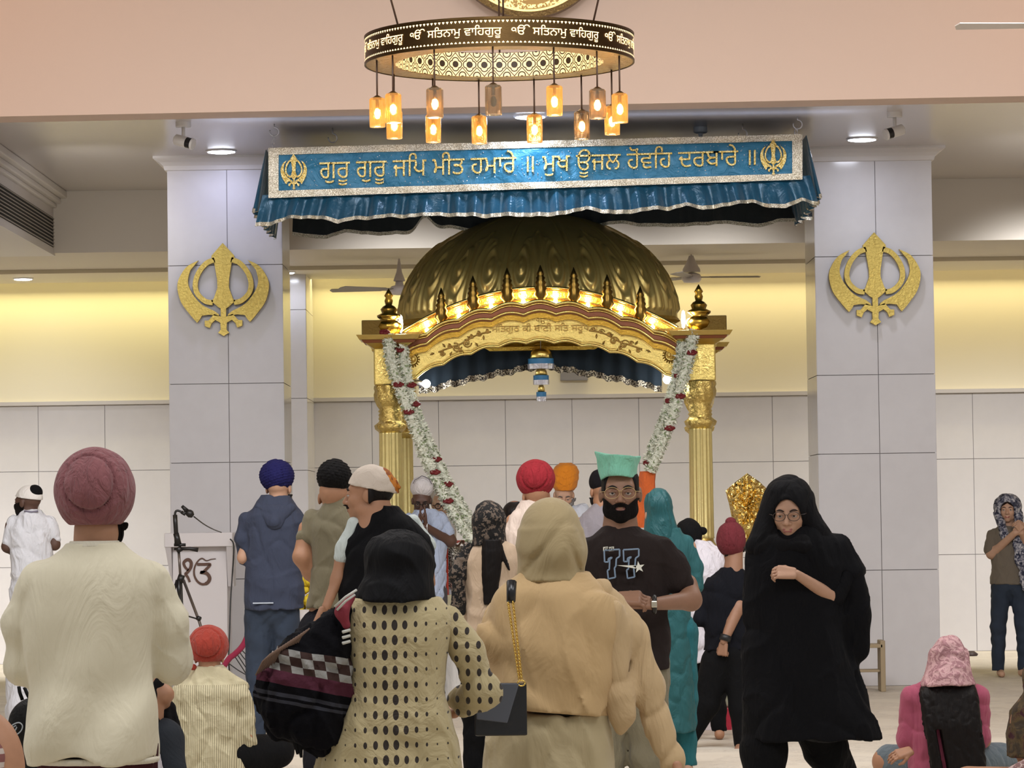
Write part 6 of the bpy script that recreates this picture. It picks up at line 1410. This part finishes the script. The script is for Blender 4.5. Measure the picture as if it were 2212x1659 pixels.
# man far left in white
f=Fig('person in a white shirt and white and black head wrap at far left',66,24.6)
hd=f.headat(60,1086,60,0,1.0)
f.body(SK4,hd,union(core(f,1.68)+[f.c(24,1135,0,13,16,1180,0,12),f.c(16,1182,0,11,30,1198,.1,8),f.c(112,1135,0,13,118,1175,0,12),f.c(118,1178,0,10,100,1185,.15,8)]+f.legs(1.68),.03))
f.brows(); f.beard('#120d0b',1.0,.008)
wk=cloth('white_kurta2','#d3d3d8',.05,12,.6,.85)
f.mesh('shirt',wk,warp(union([f.l([(1560,12,112,.16,0),(1400,16,112,.15,0),(1220,24,112,.13,0),(1150,20,116,.13,0),(1122,30,108,.11,0),(1108,46,92,.09,0),(1100,54,84,.07,0)],2.3),f.c(28,1128,0,15,20,1170,0,15),f.c(108,1128,0,15,118,1162,0,14)],.02),folds(.006,(.3,.1,1),34,97)),.0085)
f.mesh('white_wrap',cloth('white_wrap','#d9d4ce'),f.onhead(lambda P:np.maximum(-(P[2]-.035-.25*(P[1]+.0)*-1*-.6),0*P[0]-1),.012),.005)
f.mesh('black_bun_cloth',cloth('black_cloth_cap','#09090b'),f.e(76,1064,-.02,17,.07,17),.006); MB().tube([tuple(f.p(56,1104,-.085)),tuple(f.p(72,1106,-.09)),tuple(f.p(86,1104,-.085))],.008,6).build('collar_band',plain('collar_grey','#7a7684',.8),f.o,smooth=True)
f.trousers(cloth('pale_trousers','#b9aca2'),1.66,1)

# woman at far right
f=Fig('person at far right in jeans, brown T-shirt and grey patterned scarf, hands clasped',2178,30.3)
t=NT('grey_pattern_scarf'); n=t.noise(28,3,.6,dist=1); t.set(color=t.ramp(n,[(.40,lin('#23263a')),(.5,lin('#6f7080')),(.62,lin('#c3c0c2'))]),rough=.9); t.bump(n,.4,.01); GPS=t.m
hd=f.headat(2177,1101,168,0,.97)
f.body(SK3,hd,union(core(f,1.58)+[f.c(2142,1160,0,11,2140,1196,-.03,11),f.c(2142,1197,-.03,10,2186,1150,-.2,7),f.c(2212,1160,0,11,2222,1196,-.03,11),f.c(2222,1197,-.03,10,2200,1150,-.2,7)]+f.legs(1.6,face=-1),.03),[hand(f.p(2186,1150,-.2),(.5,-.2,.6),(-.4,-.8,.2),-1,(50,50,30),.95),hand(f.p(2202,1150,-.2),(-.4,-.2,.6),(.4,-.8,.2),1,(50,50,30),.95)])
f.eyes(); f.brows('#3a2a22',.004); f.lips('#9b4f48')
f.mesh('t_shirt',cloth('brown_tee','#6f6558',.06,10,.4),warp(union([f.l([(1262,2138,2222,.12,0),(1230,2142,2220,.12,0),(1190,2140,2218,.115,0),(1160,2136,2220,.11,0),(1146,2146,2210,.09,0),(1136,2158,2198,.07,0)],2.3),f.c(2144,1155,0,13,2138,1186,-.02,14),f.c(2212,1155,0,13,2222,1186,-.02,14)],.02),folds(.004,(.4,.2,1),40,99)),.008)
hood=union([f.e(2177,1095,.02,31,.115,30),f.c(2156,1110,-.01,10,2168,1160,-.10,10),f.c(2200,1110,-.01,10,2196,1165,-.12,11),f.c(2196,1165,-.12,13,2202,1215,-.14,13,.6),f.c(2204,1210,-.14,12,2210,1270,-.14,9,.5)],.02)
def hole(P):
    v=f.hM.inverted(); c=f.hc; x,y,z=[P[i]-c[i] for i in range(3)]; q=[v[i][0]*x+v[i][1]*y+v[i][2]*z for i in range(3)]
    return -np.maximum((np.sqrt((q[0]/.060)**2+((q[2]+.010)/.080)**2)-1)*.06,-(q[1]-.02))
f.mesh('headscarf',GPS,cut(warp(hood,folds(.004,(.7,.2,1),50,103)),hole),.006); f.mesh('hair',cloth('hair_brown','#2a1c16'),f.onhead(lambda P:np.maximum(-(P[2]-.058+.3*np.abs(P[0])*2),-(P[1]-.03)*0-1)+0*P[1],.004),.005)
f.trousers(DENIM,1.56,-1,.11,w=1.0,name='jeans')

# seated woman in pink
def seated(f,px,py0,H=1.0,shin=True,kx=.33,top=None,r=.085):
    # legs folded on the floor, facing away (+Y)
    L=[EL((0,.03,.13),(.15,.10,.12))]
    for sd in (1,-1): L+=[RC((sd*.10,.03,.12),(sd*kx,.20,.13),r*1.05,r*.85),RC((sd*kx,.20,.12),(-sd*.05,.34,.07),r*.75,r*.55)]
    return L
f=Fig('person seated on floor in pink top and pink lace headscarf with long dark hair',2045,18.4)
hd=f.headat(2048,1425,0,-14,.96,dy=.03)
f.body(SK1,hd,union([EL(f.p(2042,1540),(.13,.09,.2)),f.c(1965,1505,0,15,1958,1600,.02,14),f.c(1958,1600,.02,13,1990,1625,.15,10),f.c(2120,1505,0,15,2126,1600,.02,14),f.c(2126,1600,.02,13,2080,1625,.2,10)]+seated(f,0,0),.03),[hand(f.p(1962,1616,-.16),(-.8,-.2,-.2),(0,-.6,.8),-1,(15,20,15),.9),hand(f.p(2075,1625,.2),(-.6,.6,0),(0,.3,1),1)])
f.mesh('trousers',cloth('grey_denim','#5f6a70',.12,12,.5),warp(union(seated(f,0,0,r=.11,kx=.30),.03),folds(.005,(1,.3,.3),34,5)),.009)
f.mesh('top',cloth('pink_top','#a34a62',.10,8,.4,.85),warp(union([f.l([(1700,1960,2120,.14,0),(1640,1962,2122,.14,0),(1560,1968,2118,.13,0),(1510,1962,2122,.12,0),(1485,1975,2108,.10,0),(1468,1995,2092,.08,0)],2.3),f.c(1972,1505,0,26,1964,1600,.02,25),f.c(1964,1600,.02,22,1990,1628,.14,14),f.c(2112,1505,0,26,2116,1590,.02,24),f.c(2116,1590,.02,22,2080,1630,.2,14)],.03),folds(.004,(.5,.2,1),40,7)),.008)
f.mesh('hair',HAIR,warp(union([f.l([(1720,2010,2118,.035,-.20),(1640,2000,2120,.04,-.19),(1560,1984,2112,.05,-.17),(1500,1980,2108,.07,-.11),(1478,1986,2102,.08,-.07),(1466,1996,2094,.08,-.04)],2.3)],.02),lambda P:folds(.0018,(1,0,.06),110,9)(P)+.05*np.exp(-((P[0]-f.p(2022,1600)[0]+.15*(P[2]-f.p(2022,1600)[2]))/.010)**2)*(P[2]<f.p(2022,1572)[2])),.006)
t=NT('pink_lace'); n=t.noise(24,4,.65,dist=1.2); t.set(color=t.mix(n.gt(.5)*.6,lin('#c9a0a0'),lin('#8a5560')),rough=.85); t.bump(n,.8,.015); PL_=t.m
f.mesh('headscarf',PL_,warp(union([f.e(2050,1412,.0,37,.115,40),f.l([(1478,1986,2104,.17,-.03),(1455,1996,2098,.15,-.02),(1430,2004,2094,.13,0),(1405,2012,2088,.12,0)],2.2)],.02),folds(.006,(.6,.1,-1),38,11)),.0065)

# seated man with red turban, striped shirt
f=Fig('person seated on the floor in an orange-red turban and cream striped shirt',455,19.9)
t=NT('striped_shirt'); x,y,z=t.coords(); m=((x+t.noise(4,2)*.012)/.0125).fr().lt(.22)*z.lt(float(f.p(450,1478)[2])); t.set(color=t.mix(m,lin('#bfb595'),lin('#6f674f')),rough=.9); t.bump(t.noise(12,4,.6,dist=1),.6,.015)
hd=f.headat(452,1420,0,-8,1.0); f.body(SK1,hd,union([EL(f.p(452,1540),(.14,.1,.22)),f.c(395,1495,0,15,388,1590,.0,14),f.c(388,1590,0,13,420,1620,.15,10),f.c(515,1495,0,15,532,1590,0,14),f.c(532,1590,0,13,500,1620,.2,10)]+seated(f,0,0),.03))
f.mesh('shirt',t.m,warp(union([f.l([(1665,388,530,.15,0),(1610,386,528,.15,0),(1540,384,524,.14,0),(1500,378,532,.13,0),(1475,390,520,.11,0),(1455,410,500,.09,0),(1440,424,486,.075,0)],2.3),f.c(390,1495,0,20,382,1560,0,20),f.c(382,1560,0,20,392,1640,.02,19),f.c(520,1492,0,20,530,1550,0,21),f.c(530,1550,0,21,532,1605,.02,20)],.03),folds(.006,(.4,.2,1),40,13,6,2)),.008)
f.mesh('collar',cloth('cream_collar','#b5ab90'),f.l([(1452,420,492,.085,0),(1436,428,482,.07,0)]),.006)
rt=cloth('orange_red_turban','#963020',.08,26,.5); f.turban(rt,450,1394,43,43,.14,'back',h=.006,seed=1,a0=.85)
f.mesh('turban_tail',rt,f.c(420,1440,-.06,7,392,1442,-.08,4,.5),.004)
f.mesh('trousers',cloth('black_trousers','#08080a'),union(seated(f,0,0,r=.115,kx=.36),.03),.010)

# seated person in black T-shirt partly hidden behind the cream sweater
f=Fig('person seated on the floor in a black T-shirt, mostly hidden behind the cream sweater',310,16.2)
hd=f.headat(292,1420,0,0,1.0); f.body(SK1,hd,union([EL(f.p(290,1540),(.14,.1,.22)),f.c(340,1475,0,16,358,1500,-.02,17),f.c(358,1500,-.02,16,345,1540,.15,12)]+seated(f,0,0),.03)); 
f.mesh('hair',HAIR,f.e(292,1405,0,38,.11,40),.008)
f.mesh('t_shirt',cloth('black_tee','#121113',.2,10,.4),warp(union([f.l([(1660,236,352,.14,0),(1560,240,350,.13,0),(1500,238,346,.12,0),(1480,252,330,.1,0)],2.3),f.c(330,1490,0,20,343,1480,-.01,17),f.c(350,1530,.1,24,372,1600,.1,20)],.02),folds(.006,(1,0,.6),40,5)),.008)
f.mesh('trousers',cloth('slate_trousers','#2c3036',.1,8,.4),union([f.c(320,1640,0,40,350,1600,.0,46),f.c(350,1600,0,46,372,1660,-.06,34),f.c(240,1650,0,40,240,1620,.1,40)],.03),.009)
f.mesh('shirt_tail',cloth('white_shirt','#cfc9cf'),f.c(338,1600,-.14,10,350,1660,-.14,10,.4),.006)

# seated people at the lower left edge
f=Fig('person seated at the lower left edge in a red and white plaid shirt',4,12.6)
t=NT('red_plaid'); x,y,z=t.coords(); a=(x/.05).fr().lt(.4); b=(z/.05).fr().lt(.4); t.set(color=t.mix(a*b,t.mix((a+b).mn(1.0)*.5,lin('#6a2024'),lin('#8f6a62')),lin('#b9aca2')),rough=.9)
hd=f.headat(-60,1525,0,0,.95); f.body(SK1,hd,union([EL(f.p(-40,1660),(.16,.11,.22))]+seated(f,0,0),.03)); f.mesh('hair',HAIR,f.e(-60,1485,0,50,.11,50),.01)
f.mesh('shirt',t.m,warp(union([f.l([(1900,-90,30,.15,0),(1700,-95,34,.14,0),(1620,-85,28,.13,0),(1585,-70,4,.10,0)],2.3),f.c(5,1610,0,22,18,1700,0,24)],.03),folds(.005,(.4,.2,1),40,5)),.009); f.mesh('trousers',cloth('dark_trousers','#1a1a20'),union(seated(f,0,0,r=.11),.03),.012)
f=Fig('person seated behind the cream sweater wearing a black backpack with a grey logo',92,15.2)
hd=f.headat(110,1470,0,0,.95); f.body(SK2,hd,union([EL(f.p(100,1590),(.14,.1,.2))]+seated(f,0,0),.03)); f.mesh('hair',HAIR,f.e(110,1458,0,40,.11,44),.01)
f.mesh('jacket',cloth('maroon_jacket','#2a0f14'),f.l([(1800,25,170,.14,.06),(1640,30,168,.14,.06),(1560,40,160,.12,.06),(1530,60,150,.09,.05)],2.3),.01); f.mesh('trousers',cloth('dark_trousers','#1a1a20'),union(seated(f,0,0,r=.11),.03),.012)
bp_=Fig('black backpack with pale logo on the back of the seated person at lower left',80,15.0,'backpack','backpack'); bm_=cloth('black_nylon','#0f0e0d',.2,20,.4,.6)
bp_.mesh('bag_body',bm_,union([bp_.e(82,1560,-.06,58,.09,52),bp_.c(82,1560,-.06,54,84,1620,-.05,52,.7)],.02),.008)
MB().tube([tuple(bp_.p(x,y,-.02)) for x,y in ((42,1482),(44,1495),(50,1512))],.008,8).build('strap',bm_,bp_.o,smooth=True); MB().tube([tuple(bp_.p(x,y,-.02)) for x,y in ((54,1484),(60,1498),(66,1510))],.008,8).build('strap',bm_,bp_.o,smooth=True)
mb=MB(); L=[(32,1575),(38,1562),(52,1556),(60,1562),(58,1572),(50,1580),(38,1584),(32,1575)]; mb.tube([tuple(bp_.p(x,y,-.165)) for x,y in spl(L,4)],.003,5); L=[(40,1566),(46,1562),(48,1566),(44,1574),(40,1576),(40,1566)]; mb.tube([tuple(bp_.p(x,y,-.165)) for x,y in L],.003,5)
for k in range(3): mb.tube([tuple(bp_.p(36+k*7,1600,-.16)),tuple(bp_.p(36+k*7,1607,-.16)),tuple(bp_.p(41+k*7,1600,-.16))],.0025,5)
mb.build('logo',plain('logo_grey','#9a9fa2',.6),bp_.o,smooth=True)
# seated person at lower right edge
f=Fig('person seated at the lower right edge wrapped in a maroon and olive patterned shawl',2235,17.0)
t=NT('maroon_olive_shawl'); n=t.noise(9,4,.6,dist=1.5); t.set(color=t.ramp(n,[(.40,lin('#3d1020')),(.5,lin('#5c4a2c')),(.6,lin('#3a2e20'))]),rough=.8); t.bump(n,.5,.02)
hd=f.headat(2250,1470,0,0,.95); f.body(SK1,hd,union([EL(f.p(2240,1580),(.14,.1,.2))]+seated(f,0,0),.03))
f.mesh('shawl',t.m,warp(union([f.l([(1632,2178,2300,.16,0),(1580,2176,2304,.16,0),(1530,2184,2296,.14,0),(1512,2200,2280,.12,0),(1490,2215,2275,.10,0)],2.3),f.e(2250,1465,0,42,.13,48)],.03),folds(.006,(.6,.1,1),34,5)),.009)
t=NT('pink_white_cloth'); n=t.noise(60,3,.6); t.set(color=t.mix(n.gt(.5),lin('#cbb3ad'),lin('#8d6b6a')),rough=.9); f.mesh('lap_cloth',t.m,union([f.c(2175,1665,-.15,14,2235,1640,-.2,22),RC((-.1,-.1,.09),(.15,-.12,.1),.09,.09),RC((.1,.1,.10),(.3,.15,.1),.1,.1)],.03),.009)
# small shared item on the floor of the rear right wall
c=W(2098,1408,34.6); o=MB().lathe([(.06,0),(.07,.02),(.03,.05)],n=16).build('floor_socket',plain('dark_bit','#3a2c28',.6),smooth=True,loc=(c.x,34.6,0)); tag(o,'small dark object lying on the floor at the foot of the rear wall at right','object')
